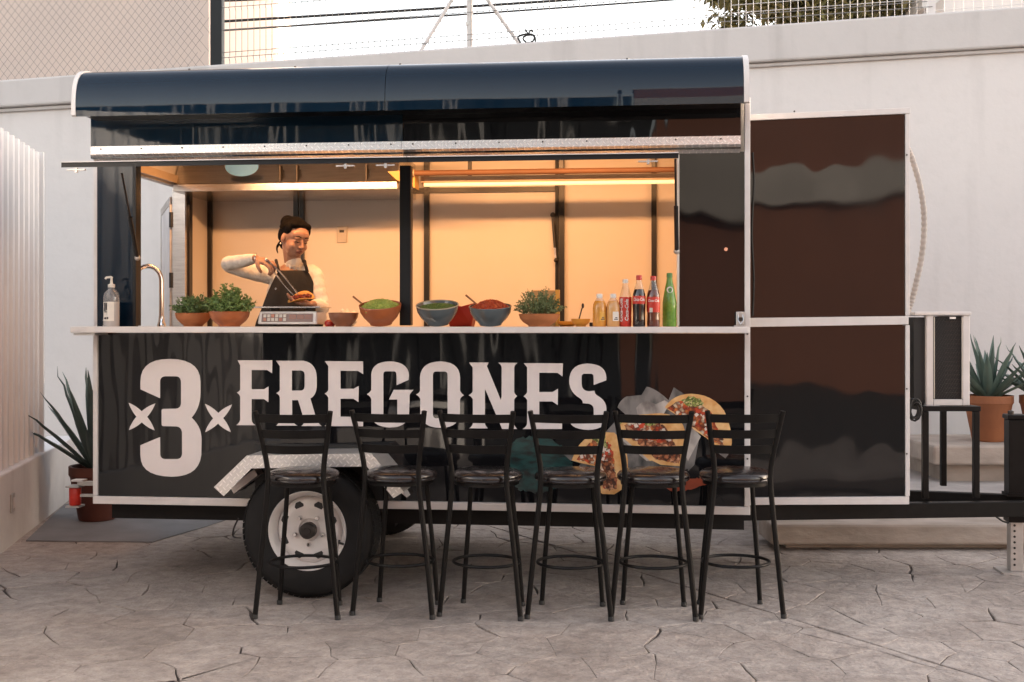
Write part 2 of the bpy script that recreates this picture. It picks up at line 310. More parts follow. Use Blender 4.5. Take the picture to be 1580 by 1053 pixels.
M['pr_teal'] = mat('print_teal_brush', (0.010, 0.052, 0.050), 0.30, c2=(0.006, 0.008, 0.009), scale=22, thresh=(0.36, 0.56), stretch=(.6, 1, 1.6))
M['pr_orange'] = mat('print_orange_brush', (0.32, 0.055, 0.020), 0.35, c2=(0.20, 0.035, 0.015), scale=14)

# ------------------------------------------------------------------ mesh building
class MB:
    def __init__(s): s.v = []; s.f = []
    def add(s, vs, fs):
        o = len(s.v); s.v += [tuple(v) for v in vs]; s.f += [tuple(i + o for i in f) for f in fs]; return s
    def box(s, x0, x1, y0, y1, z0, z1, mtx=None):
        vs = [Vector((x, y, z)) for x in (x0, x1) for y in (y0, y1) for z in (z0, z1)]
        if mtx: vs = [mtx @ v for v in vs]
        return s.add(vs, [(0, 1, 3, 2), (4, 6, 7, 5), (0, 4, 5, 1), (2, 3, 7, 6), (0, 2, 6, 4), (1, 5, 7, 3)])
    def hexa(s, a, b):          # two quads (lists of 4 points) joined
        return s.add(list(a) + list(b), [(3, 2, 1, 0), (4, 5, 6, 7), (0, 1, 5, 4), (1, 2, 6, 5), (2, 3, 7, 6), (3, 0, 4, 7)])
    def tube(s, pts, r, n=8, cap=True, closed=False):
        pts = [Vector(p) for p in pts]; N = len(pts); rr = r if isinstance(r, (list, tuple)) else [r] * N
        vs = []; up = None
        for i, p in enumerate(pts):
            if closed: t = (pts[(i + 1) % N] - pts[i - 1])
            else: t = pts[min(i + 1, N - 1)] - pts[max(i - 1, 0)]
            t.normalize()
            if up is None:
                up = Vector((0, 0, 1)) if abs(t.z) < 0.9 else Vector((1, 0, 0))
            a = t.cross(up).normalized(); up = a.cross(t).normalized()
            for k in range(n):
                w = 2 * math.pi * k / n
                vs.append(p + (a * math.cos(w) + up * math.sin(w)) * rr[i])
        fs = []
        for i in range(N if closed else N - 1):
            j = (i + 1) % N
            for k in range(n):
                k2 = (k + 1) % n
                fs.append((i * n + k, i * n + k2, j * n + k2, j * n + k))
        if cap and not closed:
            fs.append(tuple(range(n - 1, -1, -1))); fs.append(tuple((N - 1) * n + k for k in range(n)))
        return s.add(vs, fs)
    def lathe(s, prof, n=32, c=(0, 0, 0), axis='z', mtx=None):
        vs = []
        for (r, h) in prof:
            for k in range(n):
                w = 2 * math.pi * k / n
                a, b = r * math.cos(w), r * math.sin(w)
                v = Vector((a, b, h)) if axis == 'z' else Vector((a, h, b))
                if mtx: v = mtx @ v
                vs.append(v + Vector(c))
        fs = []
        for i in range(len(prof) - 1):
            for k in range(n):
                k2 = (k + 1) % n
                q = (i * n + k, i * n + k2, (i + 1) * n + k2, (i + 1) * n + k)
                fs.append(q if axis == 'z' else q[::-1])
        shut = prof[0] == prof[-1]
        if prof[0][0] > 1e-5 and not shut: fs.append(tuple(range(n))[::-1] if axis == 'z' else tuple(range(n)))
        if prof[-1][0] > 1e-5 and not shut:
            t = tuple((len(prof) - 1) * n + k for k in range(n)); fs.append(t if axis == 'z' else t[::-1])
        return s.add(vs, fs)
    def ell(s, c, r, n=20, m=12, mtx=None):
        vs = []; fs = []
        for i in range(m + 1):
            ph = math.pi * i / m
            for k in range(n):
                w = 2 * math.pi * k / n
                v = Vector((r[0] * math.sin(ph) * math.cos(w), r[1] * math.sin(ph) * math.sin(w), -r[2] * math.cos(ph)))
                if mtx: v = mtx @ v
                vs.append(v + Vector(c))
        for i in range(m):
            for k in range(n):
                k2 = (k + 1) % n
                fs.append((i * n + k, i * n + k2, (i + 1) * n + k2, (i + 1) * n + k))
        return s.add(vs, fs)
    def slab(s, loops, mapf, thick):
        """flat outline (with holes) extruded: mapf(u, v) -> point, thick = offset vector of the front"""
        tri = tessellate_polygon([[Vector((p[0], p[1], 0)) for p in lp] for lp in loops])
        flat = [p for lp in loops for p in lp]; n = len(flat)
        back = [Vector(mapf(*p)) for p in flat]; fr = [b + Vector(thick) for b in back]
        fs = [tuple(i + n for i in t) for t in tri]
        o = 0
        for lp in loops:
            k = len(lp)
            for i in range(k):
                j = (i + 1) % k; fs.append((o + i, o + j, o + j + n, o + i + n))
            o += k
        return s.add(back + fr, fs)
    def build(s, name, m, parent=None, smooth=False, bevel=0.0, ang=40, loc=None, fix=True):
        me = bpy.data.meshes.new(name); me.from_pydata(s.v, [], s.f)
        if fix:
            bm = bmesh.new(); bm.from_mesh(me); bmesh.ops.remove_doubles(bm, verts=bm.verts, dist=1e-6)
            bmesh.ops.recalc_face_normals(bm, faces=bm.faces); bm.to_mesh(me); bm.free()
        mm = M[m] if isinstance(m, str) else m
        me.materials.append(mm)
        ob = bpy.data.objects.new(name, me); col.objects.link(ob)
        if smooth:
            for p in me.polygons: p.use_smooth = True
            me.set_sharp_from_angle(angle=R(ang))
        if bevel:
            b = ob.modifiers.new('bevel', 'BEVEL'); b.width = bevel; b.segments = 2; b.limit_method = 'ANGLE'; b.angle_limit = R(40)
        if parent: ob.parent = parent
        if loc is not None: ob.location = loc
        return ob
def tag(o, label=None, cat=None, group=None, kind=None):
    if label: o['label'] = label
    if cat: o['category'] = cat
    if group: o['group'] = group
    if kind: o['kind'] = kind
    return o
def empty(name, loc=(0, 0, 0), rz=0.0, label=None, cat=None, group=None):
    o = bpy.data.objects.new(name, None); o.empty_display_size = 0.1; col.objects.link(o)
    o.location = loc; o.rotation_euler = (0, 0, rz)
    return tag(o, label, cat, group)
def copy_tree(o, parent=None):
    c = o.copy(); col.objects.link(c); c.parent = parent
    for ch in list(o.children): copy_tree(ch, c)
    return c
def smooth_path(pts, k=6):
    pts = [Vector(p) for p in pts]; out = []
    for i in range(len(pts) - 1):
        p0 = pts[max(i - 1, 0)]; p1 = pts[i]; p2 = pts[i + 1]; p3 = pts[min(i + 2, len(pts) - 1)]
        for j in range(k):
            t = j / k
            out.append(0.5 * ((2 * p1) + (p2 - p0) * t + (2 * p0 - 5 * p1 + 4 * p2 - p3) * t * t + (3 * p1 - p0 - 3 * p2 + p3) * t ** 3))
    out.append(pts[-1]); return out
def outline(seq, k=7):
    """points; an entry of four numbers is a quadratic curve (control, end)"""
    out = []
    for e in seq:
        if len(e) == 2: out.append(e)
        else:
            x0, y0 = out[-1]
            for j in range(1, k + 1):
                t = j / k
                out.append(((1 - t) ** 2 * x0 + 2 * t * (1 - t) * e[0] + t * t * e[2], (1 - t) ** 2 * y0 + 2 * t * (1 - t) * e[1] + t * t * e[3]))
    return out

# ================================================================== SETTING
def struct(o): o['kind'] = 'structure'; return o
# ground sheet out to the horizon, bed under the stamped stones, road behind the viewer
ground = struct(MB().add([(-150, -150, -.03), (150, -150, -.03), (150, 150, -.03), (-150, 150, -.03)], [(0, 1, 2, 3)]).build('ground', 'groundm'))
struct(MB().add([W(-9, 1.5, -.011), W(9, 1.5, -.011), W(9, 11, -.011), W(-9, 11, -.011)], [(0, 1, 2, 3)]).build('joint_bed', 'joint', ground))
struct(MB().add([(-60, -40, -.022), (60, -40, -.022), (60, -6.6, -.022), (-60, -6.6, -.022)], [(0, 1, 2, 3)]).build('road', 'asphalt'))

def clip(poly, a, b, c):                 # keep a*x + b*y <= c
    out = []
    for i in range(len(poly)):
        p, q = poly[i], poly[(i + 1) % len(poly)]
        dp, dq = a * p[0] + b * p[1] - c, a * q[0] + b * q[1] - c
        if dp <= 0: out.append(p)
        if (dp < 0 < dq) or (dq < 0 < dp):
            t = dp / (dp - dq); out.append((p[0] + (q[0] - p[0]) * t, p[1] + (q[1] - p[1]) * t))
    return out
def vnoise(x, y, s): return noise.noise(Vector((x * s, y * s, 3.7)))
rs = random.Random(11)
CX, CD = 0.37, 0.285
cells = {}
for i in range(-15, 16):
    for j in range(9, 37):
        cells[(i, j)] = ((i + (0.5 if j % 2 else 0) + rs.uniform(-.36, .36)) * CX, (j + rs.uniform(-.36, .36)) * CD)
# saw cut across the slab at the right
s1 = Vector(((880 - 790) / FPX * GD(850), GD(850))); s2 = Vector(((1540 - 790) / FPX * GD(1053), GD(1053)))
sn = Vector((-(s2 - s1).y, (s2 - s1).x)).normalized(); sc_ = sn.dot(s1)
stones = []
for (i, j), c in cells.items():
    if abs(i) > 14 or j < 10 or j > 35: continue
    poly = [(c[0] - 1, c[1] - 1), (c[0] + 1, c[1] - 1), (c[0] + 1, c[1] + 1), (c[0] - 1, c[1] + 1)]
    for di in (-2, -1, 0, 1, 2):
        for dj in (-2, -1, 0, 1, 2):
            q = cells.get((i + di, j + dj))
            if q is None or (di == 0 and dj == 0): continue
            a, b = q[0] - c[0], q[1] - c[1]
            poly = clip(poly, a, b, (q[0] ** 2 + q[1] ** 2 - c[0] ** 2 - c[1] ** 2) / 2)
    d = sn.x * c[0] + sn.y * c[1] - sc_
    side = 1 if d > 0 else -1
    halves = [(poly, None)]
    if min(sn.x * p[0] + sn.y * p[1] - sc_ for p in poly) < 0 < max(sn.x * p[0] + sn.y * p[1] - sc_ for p in poly):
        halves = [(clip(poly, sn.x, sn.y, sc_ - .0055), 1), (clip(poly, -sn.x, -sn.y, -sc_ - .0055), 1)]
    for pl, cut in halves:
        if len(pl) >= 3: stones.append((pl, cut))
def stone_rings(pl):
    cx = sum(p[0] for p in pl) / len(pl); cy = sum(p[1] for p in pl) / len(pl)
    pts = []
    for i in range(len(pl)):
        p, q = pl[i], pl[(i + 1) % len(pl)]
        L = math.hypot(q[0] - p[0], q[1] - p[1]); k = max(1, min(4, int(L / .09)))
        for m_ in range(k):
            t = m_ / k; x = p[0] + (q[0] - p[0]) * t; y = p[1] + (q[1] - p[1]) * t
            if abs(sn.x * x + sn.y * y - sc_) > .02:
                x += .030 * vnoise(x + 9, y, 5.0); y += .030 * vnoise(x, y + 31, 5.0)
            pts.append((x, y))
    def ins(base, f):
        o = []
        for i in range(len(base)):
            a, b, c = base[i - 1], base[i], base[(i + 1) % len(base)]
            tx, ty = c[0] - a[0], c[1] - a[1]; l = math.hypot(tx, ty) or 1
            g = f(b[0], b[1]); o.append((b[0] - ty / l * g, b[1] + tx / l * g))
        return o
    gap = lambda x, y: 0.0006 + 0.0100 * max(0.0, vnoise(x, y, 3.6) + 0.60 * vnoise(x, y, 12) + .20)
    r0 = ins(pts, gap)
    r1 = ins(r0, lambda x, y: 0.003 + .4 * gap(x, y))
    return r0, r1
def stone_geo(pl, mb):
    r0, r1 = stone_rings(pl); n = len(r0); dz = rs.uniform(-.0012, .0012)
    vs = [W(x, y, -.0105) for x, y in r0] + [W(x, y, -.0022 + dz) for x, y in r0] + [W(x, y, dz) for x, y in r1]
    fs = []
    for k in range(n):
        k2 = (k + 1) % n
        fs.append((k, k2, n + k2, n + k)); fs.append((n + k, n + k2, 2 * n + k2, 2 * n + k))
    fs.append(tuple(range(2 * n, 3 * n)))
    mb.add(vs, fs)
def score(s):
    cx = sum(p[0] for p in s[0]) / len(s[0]); cy = sum(p[1] for p in s[0]) / len(s[0])
    px = 790 + FPX * cx / cy; py = HZ + 1.47 * FPX / cy
    vis = -60 < px < 1640 and py < 1100
    return (0 if vis else 50) + cy
stones.sort(key=score)
far = MB()
for k, (pl, cut) in enumerate(stones):
    if k < 298:
        mb = MB(); stone_geo(pl, mb); mb.build('paving_stone', 'stone', ground, fix=False)
    else: stone_geo(pl, far)
tag(far.build('paving_stones', 'stone', ground, fix=False), kind='stuff')

# smooth blue-grey slab in the back left corner (lies 8 mm over the stones)
def gpt(px, py, z=0.008): D = GD(py, z); return W((px - 790) / FPX * D, D, z)
b0 = [gpt(40, 834), gpt(235, 836), gpt(318, 812), gpt(395, 786), gpt(395, 778), gpt(100, 778)]
sl = MB(); n_ = len(b0); sl.add(b0 + [v - Vector((0, 0, .0075)) for v in b0], [tuple(range(n_))] + [(i, (i + 1) % n_, n_ + (i + 1) % n_, n_ + i) for i in range(n_)])
struct(sl.build('concrete_slab', 'bluecon'))

# ---- back wall with sloping coping
WL, WR = (-7.0, 10.14), (20.0, 8.69)                     # (X, D) of its ends
def wall_pt(t, z, off=0.0): return W(WL[0] + (WR[0] - WL[0]) * t, WL[1] + (WR[1] - WL[1]) * t - off, z)
def wall_t(px):
    r = (px - 790) / FPX; dx, dd = WR[0] - WL[0], WR[1] - WL[1]
    return (r * WL[1] - WL[0]) / (dx - r * dd)
def wall_D(px): return WL[1] + (WR[1] - WL[1]) * wall_t(px)
def zline(p0, p1):
    t0, t1 = wall_t(p0[0]), wall_t(p1[0])
    z0 = 1.47 - (p0[1] - HZ) / FPX * wall_D(p0[0]); z1 = 1.47 - (p1[1] - HZ) / FPX * wall_D(p1[0])
    return lambda t: z0 + (z1 - z0) * (t - t0) / (t1 - t0)
ctop = zline((106, 119), (1580, 13)); cbot = zline((106, 162), (1580, 74))
bw = empty('boundary_wall', wall_pt(0, 0), 0, 'long white plastered wall behind the black trailer with a heavy coping', 'wall')
inv = Matrix.Translation(-Vector(bw.location))
def wall_prism(zb, zt, o0, o1, name, m, bev):
    mb = MB(); N = 1
    a = [wall_pt(0, zb(0), o0), wall_pt(1, zb(1), o0), wall_pt(1, zt(1), o0), wall_pt(0, zt(0), o0)]
    b = [wall_pt(0, zb(0), o1), wall_pt(1, zb(1), o1), wall_pt(1, zt(1), o1), wall_pt(0, zt(0), o1)]
    mb.hexa([inv @ v for v in a], [inv @ v for v in b]); return mb.build(name, m, bw, bevel=bev)
wall_prism(lambda t: -.02, lambda t: cbot(t) - .002, 0, -.22, 'wall_face', 'wallwhite', 0)
wall_prism(cbot, lambda t: ctop(t), .07, -.26, 'coping', 'coping', .018)
wall_prism(lambda t: cbot(t) - .035, lambda t: cbot(t) - .003, .028, -.02, 'moulding', 'coping', .008)

# ---- low wall at the left carrying a sheet fence
lw = empty('low_wall', W(-3.25, 7.23), 0, 'low white wall running back along the left edge under the ribbed fence', 'wall')
inv = Matrix.Translation(-Vector(lw.location))
LD = Vector((-.34, 1.79)).normalized(); LN = Vector((-LD.y, LD.x))
LN = LN if LN.x < 0 else -LN
def lp(s, o, z): q = Vector((-3.25, 7.23)) + LD * s + LN * o; return W(q.x, q.y, z)
mb = MB(); mb.hexa([inv @ v for v in (lp(-8, 0, -.02), lp(2.6, 0, -.02), lp(2.6, 0, .50), lp(-8, 0, .50))], [inv @ v for v in (lp(-8, .25, -.02), lp(2.6, .25, -.02), lp(2.6, .25, .50), lp(-8, .25, .50))])
mb.build('wall_face', 'lowwall', lw, bevel=.012)
so = MB(); so.hexa([inv @ v for v in (lp(.24, -.012, .22), lp(.33, -.012, .22), lp(.33, -.012, .34), lp(.24, -.012, .34))], [inv @ v for v in (lp(.24, .0, .22), lp(.33, .0, .22), lp(.33, .0, .34), lp(.24, .0, .34))])
sob = so.build('socket_box', 'galv', lw, bevel=.004)
MB().hexa([inv @ v for v in (lp(.26, -.016, .245), lp(.31, -.016, .245), lp(.31, -.016, .315), lp(.26, -.016, .315))], [inv @ v for v in (lp(.26, -.0125, .245), lp(.31, -.0125, .245), lp(.31, -.0125, .315), lp(.26, -.0125, .315))]).build('cover', 'trim', sob)
sf = empty('sheet_fence', lp(0, .08, .5), 0, 'white ribbed sheet metal fence standing on the low wall at left', 'fence')
inv = Matrix.Translation(-Vector(sf.location))
s0 = -3.6; ribs = 0
while s0 < 1.33:
    w_ = .150; prof = [(0, .075), (.012, .040), (.062, .040), (.074, .075), (w_, .075)]
    mb = MB(); N = len(prof)
    vs = [inv @ lp(s0 + a, o, .502) for a, o in prof] + [inv @ lp(s0 + a, o, 2.74) for a, o in prof]
    vs += [inv @ lp(s0 + a, o + .003, .502) for a, o in prof] + [inv @ lp(s0 + a, o + .003, 2.74) for a, o in prof]
    fs = []
    for k in range(N - 1): fs += [(k, k + 1, N + k + 1, N + k), (2 * N + k + 1, 2 * N + k, 3 * N + k, 3 * N + k + 1), (N + k, N + k + 1, 3 * N + k + 1, 3 * N + k)]
    mb.add(vs, fs).build('ribbed_sheet', 'corr', sf); s0 += w_ + .001
MB().hexa([inv @ v for v in (lp(-3.6, .082, .502), lp(1.36, .082, .502), lp(1.36, .082, 2.72), lp(-3.6, .082, 2.72))], [inv @ v for v in (lp(-3.6, .092, .502), lp(1.36, .092, .502), lp(1.36, .092, 2.72), lp(-3.6, .092, 2.72))]).build('backing', 'corr', sf)
MB().hexa([inv @ v for v in (lp(1.335, .02, .502), lp(1.375, .02, .502), lp(1.375, .02, 2.75), lp(1.335, .02, 2.75))], [inv @ v for v in (lp(1.335, .08, .502), lp(1.375, .08, .502), lp(1.375, .08, 2.75), lp(1.335, .08, 2.75))]).build('end_post', 'corr', sf)

# ---- platform and steps at the back right
Pf = [(1.78, 7.72), (7.5, 7.72), (7.5, 9.40), (1.78, 9.62)]
mb = MB(); mb.hexa([W(x, d, -.01) for x, d in Pf], [W(x, d, .30) for x, d in Pf]); struct(mb.build('platform', 'platcon', bevel=.012))
def step(name, x0, x1, d0, d1, z0, z1, label, m='stepcon'):
    o = empty(name, W((x0 + x1) / 2, (d0 + d1) / 2, 0), YAW, label, 'step')
    hx, hd = (x1 - x0) / 2, (d1 - d0) / 2
    mb = MB(); mb.box(-hx, hx, -hd, hd, z0, z1); t = mb.build('tread', m, o, bevel=.018)
    mb = MB(); mb.box(-hx + .12, hx - .12, -hd + .10, hd - .02, max(z0 - .13, 0), z0 - .002); mb.build('support', m, o)
    return o
step('concrete_step', 1.67, 7.0, 7.33, 7.715, .035, .17, 'long worn concrete step on the ground under the trailer drawbar')
step('concrete_step', 3.07, 7.2, 8.29, 9.15, .43, .573, 'upper concrete step at right carrying the terracotta agave pot')

# ---- fences on top of the wall
tL, tM = wall_t(-60), wall_t(321)
cl = empty('chain_link_fence', wall_pt(tL, ctop(tL), -.1), 0, 'dull chain link fence on the wall at top left before the beige building', 'fence')
inv = Matrix.Translation(-Vector(cl.location))
L = (wall_pt(tM, 0) - wall_pt(tL, 0)).length
mb = MB(); H = 1.5; sp = .068
def clp(u, h): t = tL + (tM - tL) * u / L; return inv @ wall_pt(t, ctop(t) + .01 + h, -.1)
for sg in (1, -1):
    k = -int(H / sp) - 2
    while k * sp < L + H + .2:
        u0 = k * sp if sg == 1 else k * sp
        pts = []
        a, b = (u0, 0.0), (u0 + sg * H * .80, H)
        for t in [q / 10 for q in range(11)]:
            u = a[0] + (b[0] - a[0]) * t
            if 0 <= u <= L: pts.append(clp(u, H * t))
        if len(pts) > 1: mb.tube(pts, .0015, 4, cap=False)
        k += 1
mb.build('chain_link', 'meshdark', cl, fix=False)
MB().tube([clp(0, H), clp(L, H)], .02, 8).build('top_rail', 'meshdark', cl, True)
t = wall_t(331); pb = wall_pt(t, ctop(t), -.1)
MB().box(-.05, .05, -.05, .05, -.05, 1.7, Matrix.Rotation(YAW, 4, 'Z')).build('post', 'darkframe', cl, loc=pb - Vector(cl.location))
tA, tB = wall_t(342), wall_t(1443)
wm = empty('welded_mesh_fence', wall_pt(tA, ctop(tA), -.1), 0, 'pale welded wire mesh fence along the wall top above the trailer roof', 'fence')
inv = Matrix.Translation(-Vector(wm.location))
def wmp(px, h, o=0.0): t = wall_t(px); return inv @ wall_pt(t, ctop(t) + h, -.1 + o)
mb = MB(); px = 322.0; nv = 0
bendz = [0.0, .06, .085, .11, .16, .50, .525, .55, .60, 1.2]
bo = [0, 0, .035, 0, 0, 0, .035, 0, 0, 0]
def wire(px, r):
    mb.tube([wmp(px, h, o) for h, o in zip(bendz, bo)], r, 4, cap=False)
px = 322.0
while px < 1130: wire(px, .0030); px += 9.4
for h, o in ((.03, 0), (.085, .035), (.14, 0), (.335, 0), (.525, .035), (.70, 0)):
    mb.tube([wmp(p_, h, o + .004) for p_ in range(322, 1444, 40)] + [wmp(1443, h, o + .004)], .0034, 4, cap=False)
mb.build('wire_mesh', 'mesh', wm, fix=False)
for px in (1443, 592):
    t = wall_t(px); pb = wall_pt(t, ctop(t), -.1)
    if px == 1443: MB().box(-.03, .03, -.03, .03, -.02, 1.3, Matrix.Rotation(YAW, 4, 'Z')).build('post', 'trim', wm, loc=pb - Vector(wm.location))
# finer square mesh panel in front of the tree
mb = MB()
for k in range(0, 27):
    mb.tube([wmp(1132 + k * 11.6, 0.02, -.01), wmp(1132 + k * 11.6, 0.9, -.01)], .0030, 4, cap=False)
for k in range(10):
    mb.tube([wmp(1132, .03 + k * .068, -.014), wmp(1443, .03 + k * .068, -.014)], .0030, 4, cap=False)
mb.build('square_mesh_panel', 'trim', wm, fix=False)
# second mesh run at the far right
ms = empty('mesh_fence_end', wall_pt(wall_t(1447), ctop(wall_t(1447)), -.1), 0, 'short white mesh fence run at the top right corner beyond the post', 'fence')
inv = Matrix.Translation(-Vector(ms.location)); mb = MB(); px = 1449
while px < 1700:
    mb.tube([wmp(px, 0), wmp(px, .9)], .003, 4, cap=False); px += 15
for h in (.06, .3, .6): mb.tube([wmp(1447, h), wmp(1700, h)], .003, 4, cap=False)
mb.build('wire_mesh', 'trim', ms, fix=False)
# braced white mast
t = wall_t(724); Dm = wall_D(724) + .16
ma = empty('braced_mast', wall_pt(t, ctop(t) - .02, -.16), 0, 'white pole with two slanting braces on the wall top above the trailer', 'pole')
inv = Matrix.Translation(-Vector(ma.location))
MB().tube([inv @ wall_pt(t, ctop(t) - .02, -.16), inv @ wall_pt(t, 8.0, -.16)], .027, 12).build('pole', 'trim', ma, True)
MB().tube([inv @ P(724, 34, Dm), inv @ P(724, 40, Dm)], .029, 12).build('band', 'galv', ma, True)
for (x0, y0, x1, y1) in ((646, 84, 697, 0), (801, 68, 752, 0)):
    a = inv @ P(x0, y0, Dm - .05); b = inv @ P(x1, y1, Dm - .05); b = a + (b - a) * 2.2
    MB().tube([a, b], .016, 8).build('brace', 'trim', ma, True)
# curl of loose wire on the coping
pts = [P(x, y, wall_D(810) - .0) for x, y in ((800, 70), (803, 66), (799, 58), (806, 54), (818, 53), (824, 57), (822, 64), (813, 66), (807, 60), (812, 55), (822, 54), (826, 60), (825, 72))]
tag(MB().tube(smooth_path(pts, 5), .008, 6).build('loose_wire', 'cable', None, True), 'tangled curl of black wire on the wall top beside the brace', 'wire')
pts = [P(x, y, wall_D(810)) for x, y in ((811, 46), (815, 52), (819, 47), (823, 50))]
tag(MB().tube(smooth_path(pts, 5), .007, 6).build('wire_offcut', 'cable', None, True), 'short twisted black wire offcut above the curl on the fence', 'wire')
# power lines behind
for (a, b, r, lab) in (((333, 34), (850, -1), .014, 'upper sagging black power cable crossing the white sky'), ((333, 48), (1010, -1), .010, 'lower thin black power cable crossing the white sky'), ((333, 2), (420, -5), .010, 'short visible black power cable at the very top by the dark post')):
    A = P(a[0], a[1], 11.6); B = P(b[0], b[1], 11.6); d = B - A
    B = A + d * 2.0
    pts = [A.lerp(B, k / 16) - Vector((0, 0, .02 * math.sin(math.pi * k / 16))) for k in range(17)]
    tag(MB().tube(pts, r, 6).build('power_cable', 'cable', None, True), lab, 'cable')
# beige building top left
bb = empty('beige_building', P(160, 498, 12.0) - Vector((0, 0, 1.47)), YAW, 'blank beige rendered building behind the chain link fence at top left', 'building')
x1 = (322 - 160) / FPX * 12.0
MB().box(-5.0, x1, 0, 4.5, 0, 7.5).build('wall', 'beige', bb)
MB().box(-5.05, x1 + .05, -.05, 4.55, 7.5, 7.7).build('parapet', 'beige', bb)
# white house far right
wh = empty('white_house', P(1560, 498, 14.5) - Vector((0, 0, 1.47)), YAW, 'white house with dark windows just showing at the top right corner', 'building')
MB().box(-.85, 18, 0, 4, 0, 5.62).build('wall', 'wallwhite', wh)  # right part unseen, stretched to keep the low sun off the fence
MB().box(-.95, 18.1, .5, 4.1, 5.62, 8.2).build('upper_storey', 'wallwhite', wh)
for x in (-.70, .05, 1.0):
    f = MB().box(x, x + .5, .46, .498, 5.66, 6.5).build('window', 'frameblack', wh)
    MB().box(x + .03, x + .47, .44, .458, 5.70, 6.46).build('pane', 'grill', f)
# tree behind the fence
tr = empty('tree', P(1290, 498, 16) - Vector((0, 0, 1.47)), 0, 'leafy olive green tree rising behind the mesh fence at top right', 'tree')
MB().tube(smooth_path([(0, 0, -.02), (.05, 0, 1.5), (-.03, .05, 3.2), (.05, 0, 5.2)], 4), [.17 - .0075 * k for k in range(13)], 10).build('trunk', 'bark', tr, True)
for (a, b) in (((0, 0, 3.2), (-1.0, .2, 5.8)), ((0, 0, 3.4), (1.1, -.2, 5.9)), ((0, 0, 4), (.4, .9, 6.2)), ((0, 0, 4), (-.3, -.8, 6.0))):
    MB().tube(smooth_path([a, (Vector(a) + Vector(b)) / 2 + Vector((0, 0, -.15)), b], 4), [.07 - .006 * k for k in range(9)], 7).build('limb', 'bark', tr, True)
rt = random.Random(5); vs = []; fs = []
clumps = [(rt.gauss(0, .62), rt.gauss(0, .55), 6.35 + rt.gauss(0, .34)) for _ in range(110)] + [(-1.25, -.3, 5.98), (-1.05, -.3, 6.05), (1.1, -.2, 6.1), (-.7, -.4, 5.95), (1.25, 0, 6.25), (-1.0, 0, 6.3), (-.85, -.35, 5.92), (-.55, -.4, 6.1), (-.6, -.3, 5.85), (-.15, -.4, 5.82), (-1.2, -.2, 6.2), (.9, -.4, 5.95), (.7, -.3, 6.0), (0, -.4, 5.95), (.3, -.4, 6.0), (-.3, -.4, 6.0)]
for c in clumps:
    for _ in range(260):
        p = Vector(c) + Vector((rt.gauss(0, .15), rt.gauss(0, .15), rt.gauss(0, .11)))
        q = Matrix.Rotation(rt.uniform(0, 6.28), 3, 'Z') @ Matrix.Rotation(rt.uniform(-1, 1), 3, 'X')
        s_ = rt.uniform(.030, .055); o = len(vs)
        for d in ((0, -2, 0), (.8, 0, .15), (0, 2, 0), (-.8, 0, .15)): vs.append(p + q @ (Vector(d) * s_))
        fs += [(o, o + 1, o + 2), (o, o + 2, o + 3)]
MB().add(vs, fs).build('crown', 'leaf', tr, fix=False)

# ---- the street side behind the viewer (seen mirrored in the trailer's gloss)
oh = empty('street_house', (6.8, -15.5, 0), 0, 'red brown house across the street, mirrored in the trailer panels', 'building')
MB().box(-6.5, 7, -5, 0, -.02, 7.6).build('wall', 'brownhouse', oh)
MB().box(-6.55, 7.1, -.02, .35, 3.55, 4.75).build('balcony_band', 'greyband', oh, bevel=.03)
MB().box(-6.6, 7.1, -5.1, .15, 7.6, 7.85).build('parapet', 'greyband', oh)
for x in (3.2, 5.2):
    f = MB().box(x, x + 1.4, .002, .05, 1.0, 2.5).build('window', 'greyband', oh)
    MB().box(x + .08, x + 1.32, .052, .06, 1.08, 2.42).build('pane', 'frameblack', f)
gt = empty('street_gate', (-4.9, -14.2, 0), 0, 'dark blue ribbed gate across the street, mirrored in the trailer panels', 'gate')
MB().box(-9, 5.0, -.1, 0, -.02, 5.2).build('leaf', 'slate', gt)
for k in range(17):
    x = -8.6 + k * .8
    MB().box(x, x + .14, .001, .10, 0, 5.2).build('rib', 'palegate' if k % 2 else 'slate', gt)
MB().box(-9, 5.0, -.12, .12, 5.21, 5.45).build('rail', 'palegate', gt)

# ================================================================== TRAILER (stands square to the world axes, street side at y = 0)
TO = Vector((-1.2, .82, 0))
tra = empty('food_trailer', TO, 0, 'glossy black food trailer with open serving hatch, white trim and big painted lettering', 'trailer')
def tb(mb, name, m, parent=None, smooth=False, bevel=0.0, ang=40):
    mb.v = [tuple(Vector(v) - TO) for v in mb.v]
    return mb.build(name, m, parent or tra, smooth, bevel, ang)
def bx(*a): return MB().box(*a)
XL, XR, YB = -3.01, .624, 1.66
OX0, OX1 = -2.772, .249          # serving opening
ZB, ZC, ZO, ZT = .452, 1.412, 2.375, 2.64
# --- street side skin
tb(bx(XL + .03, XR - .03, 0, .03, ZB + .045, ZC), 'lower_panel', 'panel')
tb(bx(XL + .02, OX0, 0, .05, ZC + .002, ZO), 'side_panel', 'navysky')
tb(bx(OX1, XR - .03, 0, .05, ZC + .002, ZO), 'side_panel', 'panel')
tb(bx(FY(622, 0, -.035).x + .002, FY(1143, 0, -.035).x, -.035, .05, ZO + .012, ZT), 'fascia_panel', 'panel')
tb(bx(FY(140, 0, -.035).x, FY(622, 0, -.035).x - .002, -.035, .05, ZO + .012, ZT), 'fascia_panel', 'navysky')
for s in (0, 1):      # bottom rail either side of nothing: one rail with its lip
    pass
tb(bx(XL, XR, -.012, .04, ZB, ZB + .043), 'bottom_rail', 'trim', bevel=.003)
tb(bx(XL, XL + .026, -.010, .03, ZB + .045, ZC - .002), 'corner_trim', 'trim', bevel=.002)
tb(bx(XR - .029, XR, -.010, .03, ZB + .045, 2.66), 'corner_trim', 'trim', bevel=.002)
